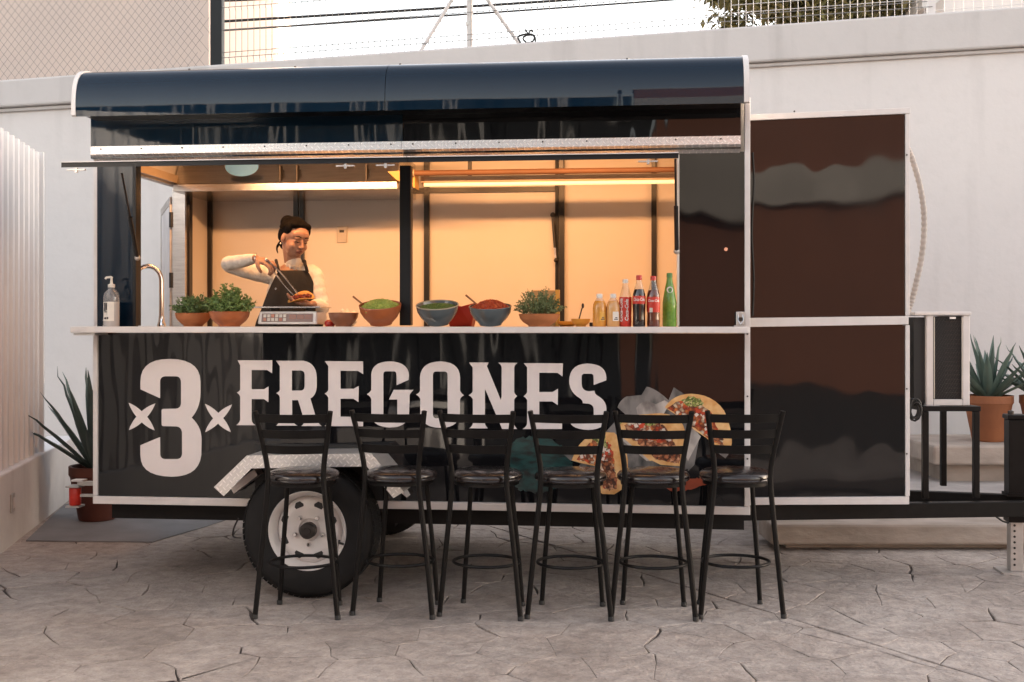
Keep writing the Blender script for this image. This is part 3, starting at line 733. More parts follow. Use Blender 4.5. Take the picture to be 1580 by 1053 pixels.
tb(bx(XL, XL + .02, .0, .05, ZC + .004, 2.55), 'corner_trim', 'trim', bevel=.002)
# screws along trims
for k in range(3): tb(MB().lathe([(.005, -.0135), (.005, -.0105)], 8, (XR - .015, 0, .75 + k * .33), 'y'), 'screw', 'hub')
# --- shell
tb(bx(XL + .01, XR - .01, .06, YB - .05, ZB + .02, ZB + .15), 'floor', 'chassis')
tb(bx(XL + .06, XR - .06, YB - .05, YB, ZB + .15, 2.60), 'rear_wall', 'inwall')
tb(bx(XR - .06, XR - .005, .052, YB, ZB + .15, 2.60), 'end_wall', 'inwall')
tb(bx(XL, XR - .005, .052, YB, 2.602, 2.66), 'ceiling', 'inwall')
# left end wall with a doorway
dy0, dy1, dz1 = .18, 1.18, 2.36
tb(bx(XL + .003, XL + .055, .052, dy0, ZB + .15, 2.60), 'end_wall', 'inwall')
tb(bx(XL + .003, XL + .055, dy1, YB - .05, ZB + .15, 2.60), 'end_wall', 'inwall')
tb(bx(XL + .003, XL + .055, dy0 + .001, dy1 - .001, dz1, 2.60), 'door_lintel', 'inwall')
tb(bx(XL - .012, XL + .075, dy1 - .05, dy1 - .002, ZB + .15, dz1 - .002), 'door_jamb', 'steel')
tb(bx(XL + .0555, XL + .085, dy1 + .001, dy1 + .055, ZB + .15, 2.58), 'door_post', 'frameblack')
tb(bx(XL + .0555, XL + .09, dy0 + .02, dy1 - .05, dz1 + .01, dz1 + .06), 'door_header', 'batten')
# door leaf swung out and back
hp = Vector((XL - .016, dy1 - .02, 0)); dv = Vector((-.45, .89, 0)).normalized(); dn = Vector((dv.y, -dv.x, 0))
def leaf(u0, u1, z0, z1, o0, o1):
    return MB().hexa([hp + dv * u + dn * o0 + Vector((0, 0, z)) for u, z in ((u0, z0), (u1, z0), (u1, z1), (u0, z1))], [hp + dv * u + dn * o1 + Vector((0, 0, z)) for u, z in ((u0, z0), (u1, z0), (u1, z1), (u0, z1))])
dr = tb(leaf(0, .92, .62, 2.30, -.02, .02), 'door', 'doorwhite')
for (u0, u1, z0, z1) in ((0, .92, 2.255, 2.305), (0, .92, .615, .66), (-.004, .045, .662, 2.253), (.875, .925, .662, 2.253)):
    tb(leaf(u0, u1, z0, z1, -.024, .026), 'door_frame', 'galv', dr)
for z in (.9, 1.75, 2.15): tb(MB().lathe([(.014, z - .05), (.014, z + .05)], 10, (XL - .02, dy1 - .05, 0)), 'hinge', 'frameblack', dr, True)
# --- inside rear wall frames
YI = YB - .052
def fr(p0, p1, t=.022, m='frameblack', z0=None, z1=None):      # vertical bar seen between two photo columns
    a, b = FY(p0, 400, YI).x, FY(p1, 400, YI).x
    tb(bx(a, b, YI - t, YI, z0 or 1.0, z1 or 2.598), 'wall_frame', m)
fr(319, 328, .03); fr(454, 461, .024); fr(463.5, 470, .028); fr(655, 663, .024); fr(857, 862, .024, 'darkframe'); fr(863, 871, .028); fr(1005, 1013, .024)
a = FY(470, 297, YI); b = FY(857, 291, YI)
tb(bx(a.x + .002, b.x - .002, YI - .022, YI, a.z - .017, a.z + .017), 'wall_frame', 'frameblack')
tb(bx(FY(328, 0, YI).x + .002, FY(454, 0, YI).x - .002, YI - .02, YI, 1.395, 1.43), 'wall_frame', 'frameblack')
tb(bx(FY(470, 0, YI).x + .002, FY(857, 0, YI).x - .002, YI - .02, YI, 1.395, 1.43), 'wall_frame', 'frameblack')
tb(bx(FY(871, 0, YI).x + .002, FY(1005, 0, YI).x - .002, YI - .02, YI, 1.395, 1.43), 'wall_frame', 'frameblack')
# socket on the rear wall
c = FY(528, 362, YI); so = tb(bx(c.x - .035, c.x + .035, YI - .010, YI - .001, c.z - .058, c.z + .058), 'wall_socket', 'outlet', bevel=.004)
tb(bx(c.x - .016, c.x + .016, YI - .013, YI - .0105, c.z + .012, c.z + .030), 'socket_slot', 'hub', so)
# inside gas strut on the rear hatch
p0 = FY(853, 332, YI - .05); p1 = FY(858, 402, YI - .05)
st = tb(MB().tube([p0, p0.lerp(p1, .72)], .011, 10), 'gas_strut', 'frameblack', None, True)
tb(MB().tube([p0.lerp(p1, .725), p1], .006, 8), 'strut_rod', 'chrome', st, True)
tb(MB().ell(p0, (.018, .018, .018), 10, 8), 'strut_joint', 'frameblack', st, True); tb(MB().ell(p1, (.016, .016, .016), 10, 8), 'strut_joint', 'frameblack', st, True)
# extraction hood
YH = .95
a = FY(268, 262, YH); b = FY(612, 256, YH); zl = FY(440, 294, YH).z; zt = zl + .24
hd = tb(MB().hexa([(a.x, YH, zl + .05), (b.x, YH, zl + .05), (b.x, YI - .03, zl + .05), (a.x, YI - .03, zl + .05)], [(a.x, YH + .12, zt), (b.x, YH + .12, zt), (b.x, YI - .03, zt), (a.x, YI - .03, zt)]), 'extraction_hood', 'steel')
tb(bx(a.x - .004, b.x + .004, YH - .004, YI - .026, zl, zl + .048), 'hood_lip', 'steel', hd, bevel=.003)
for px in (432, 458, 565):
    x = FY(px, 275, YH).x; tb(bx(x - .003, x + .003, YH - .001, YH + .05, zl + .052, zl + .16), 'hood_seam', 'hub', hd)
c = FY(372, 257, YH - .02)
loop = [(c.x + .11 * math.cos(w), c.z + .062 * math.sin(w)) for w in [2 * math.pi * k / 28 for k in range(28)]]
tb(MB().slab([loop], lambda u, v: (u, YH - .004, v), (0, -.004, 0)), 'reflection_disc', 'bluereflection', hd)  # blue disc put in for a reflection on the hood steel
# lamp batten under the ceiling with a lit tube, and cross struts
YLp = 1.02
p0 = FY(650, 286, YLp); p1 = FY(1045, 279, YLp)
bt = tb(bx(p0.x, p1.x + .1, YLp - .03, YLp + .03, p0.z + .012, p0.z + .052), 'lamp_batten', 'batten', bevel=.004)
tube_o = tb(MB().tube([(p0.x + .02, YLp - .01, p0.z), (p1.x + .08, YLp - .01, p0.z)], .013, 10), 'lamp_tube', 'lampglow', bt, True)
tb(MB().tube([(p0.x - .05, YLp - .12, p0.z + .06), (p1.x + .1, YLp - .12, p0.z + .06)], .018, 10), 'conduit', 'wood', bt, True)
tb(MB().lathe([(.03, -.06), (.03, -.02), (.022, 0)], 12, (p0.x - .02, YLp - .12, p0.z + .06), mtx=Matrix.Rotation(R(90), 3, 'Y')), 'tube_socket', 'batten', bt, True)
for px in (725, 866, 1008):
    x = FY(px, 262, YLp).x; tb(bx(x - .012, x + .012, YLp - .012, YLp + .012, p0.z + .055, 2.60), 'lamp_hanger', 'frameblack', bt)
tb(MB().hexa([FY(598, 265, .9), FY(640, 262, .9), FY(640, 290, .9), FY(612, 278, .9)], [v + Vector((0, .14, 0)) for v in (FY(598, 265, .9), FY(640, 262, .9), FY(640, 290, .9), FY(612, 278, .9))]), 'lamp_box', 'yellow', bt)
LAMPS = ((-.42, 4.3, 1.25), (-1.95, 4.6, 1.35))
for k, (x, e, sz) in enumerate(LAMPS):
    tb(bx(x - sz / 2, x + sz / 2, .100, .135, 2.575, 2.600), 'added_glow_strip', 'lampglow', bt)  # glowing strip and area lamp added here to even out the interior light
    li = bpy.data.lights.new('added_trailer_lamp', 'AREA'); li.shape = 'RECTANGLE'; li.size = sz; li.size_y = .06; li.energy = e; li.color = (1.0, .46, .18); li.spread = R(150)
    lo = bpy.data.objects.new('added_trailer_lamp', li); col.objects.link(lo); lo.parent = bt
    lo.location = Vector((x, .125, 2.565)) - TO; lo.rotation_euler = (R(48), 0, 0)
# --- roof bullnose
prof = [(-.25, 2.585), (-.252, 2.64), (-.248, 2.70), (-.236, 2.755), (-.212, 2.80), (-.175, 2.832), (-.12, 2.852), (-.05, 2.862), (.05, 2.866)]
prof_s = smooth_path([(0, y, z) for y, z in prof], 3)
def bull(x0, x1, off=0.0):
    mb = MB(); pr = [(p.y, p.z + off) for p in prof_s] + [(YB + .02, 2.866 + off), (YB + .02, 2.662), (-.02, 2.662), (-.02, 2.647), (-.236, 2.585)]
    n = len(pr); mb.add([(x0, y, z) for y, z in pr] + [(x1, y, z) for y, z in pr], [(k, (k + 1) % n, n + (k + 1) % n, n + k) for k in range(n)] + [tuple(range(n))[::-1], tuple(range(n, 2 * n))]); return mb
xs = FY(594, 0, -.25).x
tb(bull(XL + .022, xs - .0015), 'roof', 'navysky', None, True, 0, 30); tb(bull(xs + .0015, .566), 'roof', 'navysky', None, True, 0, 30)
for (x0, x1) in ((XL - .004, XL + .020), (.568, .596)):
    tb(bull(x0, x1, .006), 'roof_end_cap', 'trim', None, True, 0, 30)
tb(bx(XL + .03, .56, -.22, -.036, 2.60, 2.638), 'roof_soffit', 'frameblack')
for px, py in ((289, 104), (453, 100), (616, 94), (968, 84)):
    c = FY(px, py, -.06); tb(MB().lathe([(.007, 2.866), (.007, 2.878), (0, 2.880)], 8, (c.x, -.03, 0)), 'roof_screw', 'hub')
# --- tread plate strip over the hatch
def strip(xa, xb):
    zt_, zm, zb_ = 2.452, 2.408, 2.372
    s = tb(MB().hexa([(xa, -.052, zm), (xb, -.052, zm), (xb, -.052, zt_), (xa, -.052, zt_)], [(xa, -.036, zm), (xb, -.036, zm), (xb, -.036, zt_), (xa, -.036, zt_)]), 'tread_plate_strip', 'diamond')
    tb(MB().hexa([(xa, -.0525, zm - .0006), (xb, -.0525, zm - .0006), (xb, -.001, zb_), (xa, -.001, zb_)], [(xa, -.0490, zm - .0012), (xb, -.0490, zm - .0012), (xb, .001, zb_ - .003), (xa, .001, zb_ - .003)]), 'strip_underside', 'diamond', s)
    k = xa + .06
    while k < xb:
        tb(MB().lathe([(.0045, -.0555), (.0045, -.0521)], 8, (k, 0, 2.437), 'y'), 'screw', 'hub', s); k += .235
strip(FY(140, 0, -.05).x, FY(620, 0, -.05).x - .001); strip(FY(620, 0, -.05).x + .001, FY(1143, 0, -.05).x)
# --- raised hatch flap (two leaves) seen almost edge on
def flap(xa, xb):
    A = [(xa, -.06, 2.338), (xb, -.06, 2.338), (xb, -.86, 2.222), (xa, -.86, 2.222)]
    f = tb(MB().hexa(A, [(x, y, z + .026) for x, y, z in A]), 'hatch_flap', 'darkframe')
    A = [(xa, -.861, 2.219), (xb, -.861, 2.219), (xb, -.868, 2.222), (xa, -.868, 2.222)]
    tb(MB().hexa([(xa, -.862, 2.246), (xb, -.862, 2.246), (xb, -.872, 2.245), (xa, -.872, 2.245)], [(xa, -.862, 2.250), (xb, -.862, 2.250), (xb, -.872, 2.249), (xa, -.872, 2.249)]), 'lit_flap_edge', 'trim', f)  # white strip standing in for light along the flap's upper edge
    return f
xm = FY(628, 0, -.86).x
f1 = flap(-2.752, xm - .002); f2 = flap(xm + .002, .214)
for px, f in ((118, f1), (533, f1), (595, f1), (1000, f2)):
    c = FY(px, 262, -.85); y = -.85
    tb(bx(c.x - .045, c.x + .045, y - .008, y + .008, 2.208, 2.214), 'catch', 'galv', f); tb(bx(c.x - .006, c.x + .006, y - .006, y + .006, 2.198, 2.221), 'catch_pin', 'galv', f)
# gas struts
for (a, b, y0, y1) in (((188, 268), (212, 398), -.35, -.01), ((1042, 246), (1044, 388), -.35, -.01)):
    p0 = FY(a[0], a[1], y0); p1 = FY(b[0], b[1], y1)
    st = tb(MB().tube([p0, p0.lerp(p1, .52)], .006, 8), 'gas_strut', 'hub', None, True)
    tb(MB().tube([p0.lerp(p1, .5), p1], .0115, 10), 'strut_body', 'frameblack', st, True)
    tb(MB().ell(p1, (.017, .017, .017), 10, 8), 'strut_joint', 'galv', st, True)
# opening lining + centre post
tb(bx(OX0 - .006, OX0 + .012, -.006, .06, ZC + .04, ZO - .01), 'opening_trim', 'darkframe'); tb(bx(OX1 - .008, OX1 + .004, -.006, .06, ZC + .04, ZO - .01), 'opening_trim', 'inwall')
a = FY(620, 0, 0).x; b = FY(637, 0, 0).x
tb(bx(a, b, -.062, .0, ZC + .042, ZO - .055), 'centre_post', 'darkframe', bevel=.003)
# --- counter
cx0 = FY(108, 0, -.21).x; cx1 = FY(1156, 0, -.21).x
tb(bx(cx0, cx1, -.21, .045, ZC + .003, ZC + .036), 'counter', 'trim', bevel=.004)
tb(bx(OX0 + .02, OX1 - .02, .046, .42, ZC + .001, ZC + .033), 'inner_counter', 'steel', bevel=.003)
tb(bx(cx0 + .01, cx0 + .13, -.19, -.03, ZC - .012, ZC + .001), 'counter_bracket', 'galv')
# toggle latches
for px in (145, 1147):
    c = FY(px, 485, -.215); x = c.x
    la = tb(bx(x - .022, x + .022, -.05, -.036, ZC + .045, ZC + .115), 'toggle_latch', 'galv', bevel=.003)
    tb(bx(x - .012, x + .012, -.062, -.051, ZC + .065, ZC + .085), 'latch_hook', 'hub', la)
    tb(bx(x - .03, x + .03, -.05, -.012, ZC + .0365, ZC + .044), 'latch_base', 'galv', la)
    tb(MB().tube([(x - .012, -.058, ZC + .10), (x - .014, -.075, ZC + .07), (x, -.08, ZC + .05), (x + .014, -.075, ZC + .07), (x + .012, -.058, ZC + .10)], .0032, 6), 'latch_bail', 'chrome', la, True)
# kitchen tap
p = FY(249, 500, .30); z0 = ZC + .034; D0 = .135
pts = [(p.x, .30, z0), (p.x, .30, z0 + .27)] + [(p.x - .07 + .07 * math.cos(w), .30 - .03 * (1 - math.cos(w)), z0 + .27 + .085 * math.sin(w)) for w in [math.pi * k / 12 for k in range(1, 13)]] + [(p.x - .14, .24, z0 + .20)]
tp = tb(MB().tube(pts, .0135, 12), 'tap', 'chrome', None, True)
tb(MB().lathe([(.026, 0), (.026, .012), (.018, .03), (.016, .06)], 16, (p.x, .30, z0)), 'tap_base', 'chrome', tp, True)
# --- nose box in front (narrower than the body)
def npt(px, py, back=0.0): 
    r = (px - 1160) / 242.0; v = FY(px, py, .34); return v + Vector((0, back, 0))
def nquad(x0, y0, x1, y1, o0, o1, name, m, par=None, bev=0, ya=None, yb=None):
    q = [(x0, y0), (x1, ya if ya is not None else y0), (x1, yb if yb is not None else y1), (x0, y1)]
    return tb(MB().hexa([npt(a, b, o0) for a, b in q], [npt(a, b, o1) for a, b in q]), name, m, par, bevel=bev)
nb = nquad(1140, 184, 1393, 760, .004, 1.0, 'nose_box', 'nose', None, 0, 176, 763)
nquad(1157, 186, 1396, 489, 0, .003, 'upper_nose_panel', 'nose', nb, 0, 177, 488)
nquad(1157, 508, 1396, 767, 0, .003, 'lower_nose_panel', 'nose', nb, 0, 503, 765)
nquad(1150, 178, 1404, 187, -.014, .02, 'nose_trim', 'trim', nb, .002, 167, 176)
nquad(1150, 491, 1401, 505, -.016, .02, 'nose_trim', 'trim', nb, .002, 488, 501)
nquad(1150, 768, 1402, 779, -.014, .02, 'nose_trim', 'trim', nb, .002, 766, 778)
nquad(1396.5, 176.5, 1403, 487.5, -.012, 1.0, 'nose_trim', 'trim', nb, .002)
nquad(1396.5, 502, 1403, 765.5, -.012, 1.0, 'nose_trim', 'trim', nb, .002)
for px, py in ((1225, 173), (1398, 240), (1398, 600), (1398, 700)):
    c = npt(px, py, -.0145); tb(MB().lathe([(.005, c.y - .003), (.005, c.y)], 8, (c.x, 0, c.z), 'y'), 'screw', 'hub', nb)
pts = [npt(x, y, -.02) for x, y in ((1161, 236), (1163, 280), (1160, 360), (1163, 430), (1161, 488))]
tb(MB().tube(smooth_path(pts, 5), .004, 6), 'loose_lead', 'cable', nb, True)
c = FY(1120, 385, -.001); tb(MB().lathe([(.010, c.y - .006), (.010, c.y)], 12, (c.x, 0, c.z), 'y'), 'panel_stud', 'chrome')
# --- chassis and drawbar
tb(bx(XL + .05, XR - .02, .12, .19, .35, ZB + .018), 'chassis_rail', 'chassis'); tb(bx(XL + .05, XR - .02, 1.35, 1.42, .35, ZB + .018), 'chassis_rail', 'chassis')
def beam(p, q, h, w, name, m='blackmetal'):
    p, q = Vector(p), Vector(q); d = (q - p).normalized(); n = Vector((-d.y, d.x, 0)) * w / 2; u = Vector((0, 0, h))
    return tb(MB().hexa([p - n, p + n, p + n + u, p - n + u], [q - n, q + n, q + n + u, q - n + u]), name, m, bevel=.004)
beam((-.45, .16, .362), (2.62, .74, .362), .086, .055, 'drawbar_beam'); beam((-.45, 1.40, .362), (2.62, .86, .362), .086, .055, 'drawbar_beam')
beam((1.25, .52, .364), (1.25, 1.08, .364), .08, .05, 'drawbar_crossbar')
tb(bx(2.55, 3.05, .76, .85, .355, .45), 'coupler', 'blackmetal', bevel=.01)
tb(bx(-2.0, -1.35, .30, 1.40, .30, .36), 'axle', 'chassis')
# jack
jp = W((1566 - 790) / FPX * 6.70, 6.70, 0)
jk = tb(bx(jp.x - .048, jp.x + .048, jp.y - .048, jp.y + .048, .452, .90), 'jack_post', 'blackmetal', bevel=.004)
tb(bx(jp.x - .058, jp.x + .058, jp.y - .058, jp.y + .058, .452, .470), 'jack_collar', 'blackmetal', jk)
tb(bx(jp.x - .056, jp.x + .056, jp.y - .056, jp.y + .056, .902, .93), 'jack_cap', 'blackmetal', jk, bevel=.006)
tb(MB().lathe([(.018, .93), (.018, .95), (.0, .955)], 10, (jp.x - .03, jp.y - .02, 0)), 'jack_bolt', 'hub', jk)
tb(bx(jp.x - .05, jp.x + .05, jp.y - .05, jp.y + .05, .30, .361), 'jack_sleeve', 'blackmetal', jk)
lg = tb(bx(jp.x - .036, jp.x + .036, jp.y - .036, jp.y + .036, .012, .299), 'jack_leg', 'galv', jk, bevel=.003)
tb(bx(jp.x - .095, jp.x + .095, jp.y - .095, jp.y + .095, .001, .012), 'foot_plate', 'galv', jk)
for k in range(8): tb(MB().lathe([(.007, jp.y - .0385), (.007, jp.y - .0365)], 10, (jp.x - .014, 0, .05 + k * .033), 'y'), 'pin_hole', 'grill', lg)
tb(MB().tube(smooth_path([(jp.x - .30, jp.y - .06, .36), (jp.x - .16, jp.y - .065, .35), (jp.x - .09, jp.y - .06, .31), (jp.x - .052, jp.y - .055, .30)], 5), .006, 6), 'brake_cable', 'cable', jk, True)
# --- wheels
def wheel(cx, yo, zc, inward, parent_name='wheel'):
    w = empty('wheel', Vector((cx, yo, zc)) - TO, 0); w.parent = tra
    r = .358; s = inward
    pr = [(.212, .012), (.232, .004), (.275, -.004), (.315, -.002), (.338, .010), (.351, .030), (.3575, .060), (.3590, .115), (.3575, .170), (.351, .200), (.335, .220), (.28, .234), (.212, .220)]
    MB().lathe([(a, b * s) for a, b in pr] + [(pr[0][0], pr[0][1] * s)], 72, (0, 0, 0), 'y').build('tyre', 'rubber', w, True, ang=50)
    ty = w.children[0]
    mb = MB()
    for row, (y0, y1) in enumerate(((.030, .085), (.092, .138), (.145, .20))):
        for k in range(70):
            a0 = 2 * math.pi * (k + .5 * (row % 2)) / 70; a1 = a0 + 2 * math.pi / 70 * .82
            rr = (.355, .3612); q = []
            for rad in rr: q.append([(rad * math.cos(a), y * s, rad * math.sin(a)) for a, y in ((a0, y0), (a1, y0), (a1, y1), (a0, y1))])
            mb.hexa(q[0], q[1])
    tag(mb.build('tread_blocks', 'rubber', ty), kind='stuff')
    rm = MB().lathe([(0, .062 * s), (.055, .062 * s), (.06, .052 * s), (.105, .050 * s), (.118, .044 * s), (.152, .046 * s), (.172, .060 * s), (.178, .070 * s), (.188, .030 * s), (.196, .016 * s), (.210, .006 * s), (.213, .010 * s), (.208, .10 * s), (0, .11 * s)], 64, (0, 0, 0), 'y').build('rim', 'rim', w, True, ang=35)
    for k in range(8):
        a = 2 * math.pi * (k + .5) / 8
        lp_ = [(-.022, .128), (.022, .128), (.026, .140), (.012, .160), (-.012, .160), (-.026, .140)]
        vs = [(x * math.cos(a) - y * math.sin(a), x * math.sin(a) + y * math.cos(a)) for x, y in [(p_[0], p_[1]) for p_ in lp_]]
        MB().slab([vs], lambda u, v: (u, .046 * s, v), (0, -.003 * s, 0)).build('vent_hole', 'grill', rm)
    for k in range(5):
        a = 2 * math.pi * k / 5 + R(-90)
        MB().lathe([(.013, .052 * s), (.013, .036 * s), (.008, .030 * s), (0, .030 * s)], 6, (.079 * math.cos(a), 0, .079 * math.sin(a)), 'y').build('lug_nut', 'chrome', rm, True)
    hb = MB().lathe([(.043, .052 * s), (.043, .012 * s), (.036, .004 * s), (.022, .002 * s), (.020, -.006 * s), (0, -.007 * s)], 24, (0, 0, 0), 'y').build('hub', 'hub', w, True)
    MB().tube([(.165, .045 * s, -.055), (.172, .015 * s, -.060), (.20, .0 * s, -.063)], .006, 8).build('valve', 'cable', rm, True)
    return w
wc = FY(473, 820, -.235)
wheel(wc.x, -.235, .362, 1); wheel(wc.x, 1.80, .362, -1)
# wheel arch filler and fender
tb(bx(wc.x - .36, wc.x + .36, -.002, .0, ZB - .02, .80), 'wheel_arch', 'grill')
Yf = -.29
fo = [(330, 752), (381, 703), (573, 700), (623, 759)]; fi = [(345, 766), (388, 723), (566, 720), (607, 769)]
A = [FY(x, y, Yf) for x, y in fo]; B = [FY(x, y, Yf) for x, y in fi]
for k in range(3):
    lip = MB().hexa([A[k], A[k + 1], B[k + 1], B[k]], [v + Vector((0, .004, 0)) for v in (A[k], A[k + 1], B[k + 1], B[k])])
    fd = tb(lip, 'fender', 'diamond', bevel=0)
    dz = Vector((0, 0, -.001)); q = [A[k] + dz, A[k + 1] + dz, A[k + 1] + dz + Vector((0, .287, 0)), A[k] + dz + Vector((0, .287, 0))]
    n = (A[k + 1] - A[k]).cross(Vector((0, 1, 0))).normalized() * .004
    tb(MB().hexa([v + Vector((0, .0045, 0)) - n * .3 for v in q], [v + Vector((0, .0045, 0)) - n * 1.3 for v in q]), 'fender_plate', 'diamond', fd)
for (x0, y0, x1, y1) in ((355, 752, 392, 724), (606, 745, 622, 758)):
    a, b = FY(x0, y0, -.10), FY(x1, y1, -.10)
    tb(MB().hexa([a, b, b + Vector((0, .1, 0)), a + Vector((0, .1, 0))], [v + Vector((.02, 0, -.035)) for v in (a, b, b + Vector((0, .1, 0)), a + Vector((0, .1, 0)))]), 'fender_bracket', 'trim')
# small wire hoop by the tyre
tb(MB().tube(smooth_path([FY(368, 800, -.02), FY(361, 815, -.02), FY(360, 828, -.02), FY(372, 830, -.02)], 4), .005, 6), 'chain_hoop', 'hub', None, True)
# --- tail lamp
c = FY(116, 765, .22)
tl = tb(MB().lathe([(.030, -.055), (.034, -.05), (.034, .045), (.030, .05), (0, .05)], 18, (c.x, .22, c.z)), 'tail_lamp', 'redlens', None, True)
tb(bx(c.x - .04, c.x + .04, .18, .26, c.z + .0505, c.z + .060), 'lamp_cap', 'galv', tl); tb(bx(c.x - .04, c.x + .04, .18, .26, c.z - .066, c.z - .0555), 'lamp_cap', 'galv', tl)
tb(bx(c.x + .02, XL + .02, .205, .235, c.z + .061, c.z + .085), 'lamp_bracket', 'galv', tl); tb(bx(c.x - .01, c.x + .06, .19, .25, c.z + .0855, c.z + .095), 'lamp_bracket', 'trim', tl)
tb(bx(c.x + .035, XL + .02, .21, .23, c.z - .005, c.z + .010), 'lamp_bracket', 'galv', tl)

# --- lettering: traced outlines as thin vinyl on the panel
def Z1(seq): return [(180 + x / 4.577, 530 + y / 4.577) for x, y in outline(seq)]
def Z2(seq): return [(355 + x / 7.52, 540 + y / 7.52) for x, y in outline(seq)]
def Z3(seq): return [(545 + x / 7.52, 540 + y / 7.52) for x, y in outline(seq)]
def Z4(seq): return [(740 + x / 7.524, 540 + y / 7.524) for x, y in outline(seq)]
YP = -.0006
def vinyl(loops, name='letter', m='letter', y=YP, t=.0012, par=None):
    lo = []
    for lp_ in loops:
        lo.append([(v.x, v.z) for v in (FY(a, b, y) for a, b in lp_)])
    return tb(MB().slab(lo, lambda u, v: (u, y, v), (0, -t, 0)), name, m, par)
vinyl([Z1([(168, 325), (168, 272), (168, 110, 375, 110), (590, 112, 592, 270), (592, 350), (592, 455, 530, 525), (600, 590, 600, 680), (598, 790), (580, 942, 390, 942), (168, 940, 168, 790), (168, 720), (307, 662), (308, 785), (312, 818, 345, 818), (425, 818), (460, 816, 462, 780), (462, 630), (458, 590, 420, 587), (330, 585), (318, 583, 318, 570), (318, 475), (318, 464, 330, 463), (415, 462), (455, 460, 455, 420), (455, 275), (453, 235, 420, 233), (345, 233), (308, 235, 307, 270), (307, 388)])], 'numeral')
for cx, cy, tips, inn in ((178, 517, ((85, 420), (273, 425), (268, 615), (87, 613)), ((177, 480), (215, 520), (178, 558), (140, 518))), (718, 528, ((625, 428), (815, 432), (806, 627), (625, 627)), ((718, 492), (752, 528), (716, 567), (682, 530)))):
    seq = [tips[0]]
    for k in range(4):
        t0, i0, t1 = tips[k], inn[k], tips[(k + 1) % 4]
        seq.append(((t0[0] + i0[0]) / 2 + (i0[1] - t0[1]) * .10, (t0[1] + i0[1]) / 2 - (i0[0] - t0[0]) * .10, i0[0], i0[1]))
        seq.append(((t1[0] + i0[0]) / 2 + (t1[1] - i0[1]) * .10, (t1[1] + i0[1]) / 2 - (t1[0] - i0[0]) * .10, t1[0], t1[1]))
    vinyl([Z1(seq)[:-1]], 'star')
vinyl([Z2([(88, 122), (490, 122), (488, 272), (430, 235), (250, 235), (250, 458), (395, 458), (447, 425), (445, 608), (395, 572), (250, 572), (250, 812), (252, 850, 295, 875), (72, 875), (118, 840, 118, 805), (118, 545), (112, 520, 78, 495), (112, 485, 118, 460), (118, 180), (116, 150, 88, 122)][:-1])])
vinyl([Z2([(535, 128), (850, 128), (1000, 150, 1006, 320), (1006, 410), (1004, 530, 932, 565), (985, 745), (1010, 850, 1062, 885), (828, 885), (870, 850, 862, 820), (790, 585), (720, 585), (720, 812), (722, 850, 782, 880), (535, 880), (578, 845, 578, 805), (578, 550), (570, 520, 535, 503), (570, 488, 578, 465), (578, 190)]), Z2([(718, 240), (815, 240), (865, 242, 866, 290), (866, 420), (864, 473, 815, 474), (718, 474)])])
vinyl([Z2([(1100, 132), (1544, 135), (1544, 282), (1484, 245), (1282, 243), (1282, 453), (1435, 453), (1494, 420), (1490, 607), (1430, 568), (1282, 568), (1282, 776), (1480, 778), (1544, 740), (1544, 888), (1098, 885), (1140, 850, 1140, 810), (1140, 560), (1132, 530, 1098, 508), (1132, 492, 1140, 465), (1140, 190)])])
vinyl([Z3([(210, 290), (215, 140, 425, 135), (640, 140, 648, 300), (642, 350), (505, 410), (503, 285), (500, 252, 470, 250), (380, 250), (352, 252, 350, 285), (350, 770), (355, 800, 385, 802), (480, 802), (510, 800, 512, 770), (512, 577), (415, 577), (470, 465), (700, 465), (660, 505, 655, 525), (648, 745), (635, 900, 425, 902), (215, 895, 210, 745), (210, 575), (205, 545, 160, 515), (200, 490, 210, 465)])])
vinyl([Z3([(775, 320), (785, 140, 1010, 135), (1235, 140, 1240, 320), (1240, 470), (1245, 500, 1285, 528), (1245, 550, 1240, 575), (1238, 740), (1225, 905, 1010, 907), (790, 900, 778, 740), (778, 575), (772, 545, 730, 520), (768, 500, 775, 475)]), Z3([(925, 290), (928, 254, 960, 252), (1060, 252), (1093, 254, 1095, 290), (1095, 755), (1092, 793, 1060, 795), (960, 795), (928, 793, 925, 755)])])
vinyl([Z4([(-121, 148), (105, 148), (85, 190), (247, 585), (256, 545), (256, 205), (254, 175, 215, 150), (440, 152), (404, 178, 402, 210), (402, 485), (405, 515, 437, 538), (406, 560, 402, 585), (402, 860), (405, 890, 437, 920), (262, 920), (62, 450), (62, 850), (65, 885, 97, 912), (-121, 912), (-80, 885, -78, 850), (-78, 580), (-85, 550, -128, 528), (-85, 505, -80, 480), (-80, 205)])])
vinyl([Z4([(512, 155), (968, 158), (962, 310), (905, 268), (693, 266), (693, 490), (850, 490), (910, 452), (907, 642), (845, 600), (693, 600), (693, 820), (885, 822), (958, 782), (958, 920), (500, 920), (550, 890, 552, 850), (552, 590), (545, 560, 510, 540), (545, 515, 552, 488), (552, 205)])])
vinyl([Z4([(1040, 370), (1040, 165, 1250, 160), (1465, 165, 1472, 320), (1470, 355), (1325, 408), (1323, 310), (1320, 280, 1290, 278), (1215, 278), (1187, 280, 1185, 312), (1185, 400), (1190, 480, 1275, 482), (1335, 475), (1335, 515, 1365, 530), (1470, 590, 1472, 680), (1472, 790), (1465, 925, 1262, 930), (1045, 925, 1040, 800), (1178, 793), (1182, 825, 1210, 826), (1290, 826), (1322, 825, 1325, 795), (1325, 690), (1320, 625, 1240, 624), (1198, 620), (1200, 585, 1160, 560), (1045, 490, 1040, 370)])])

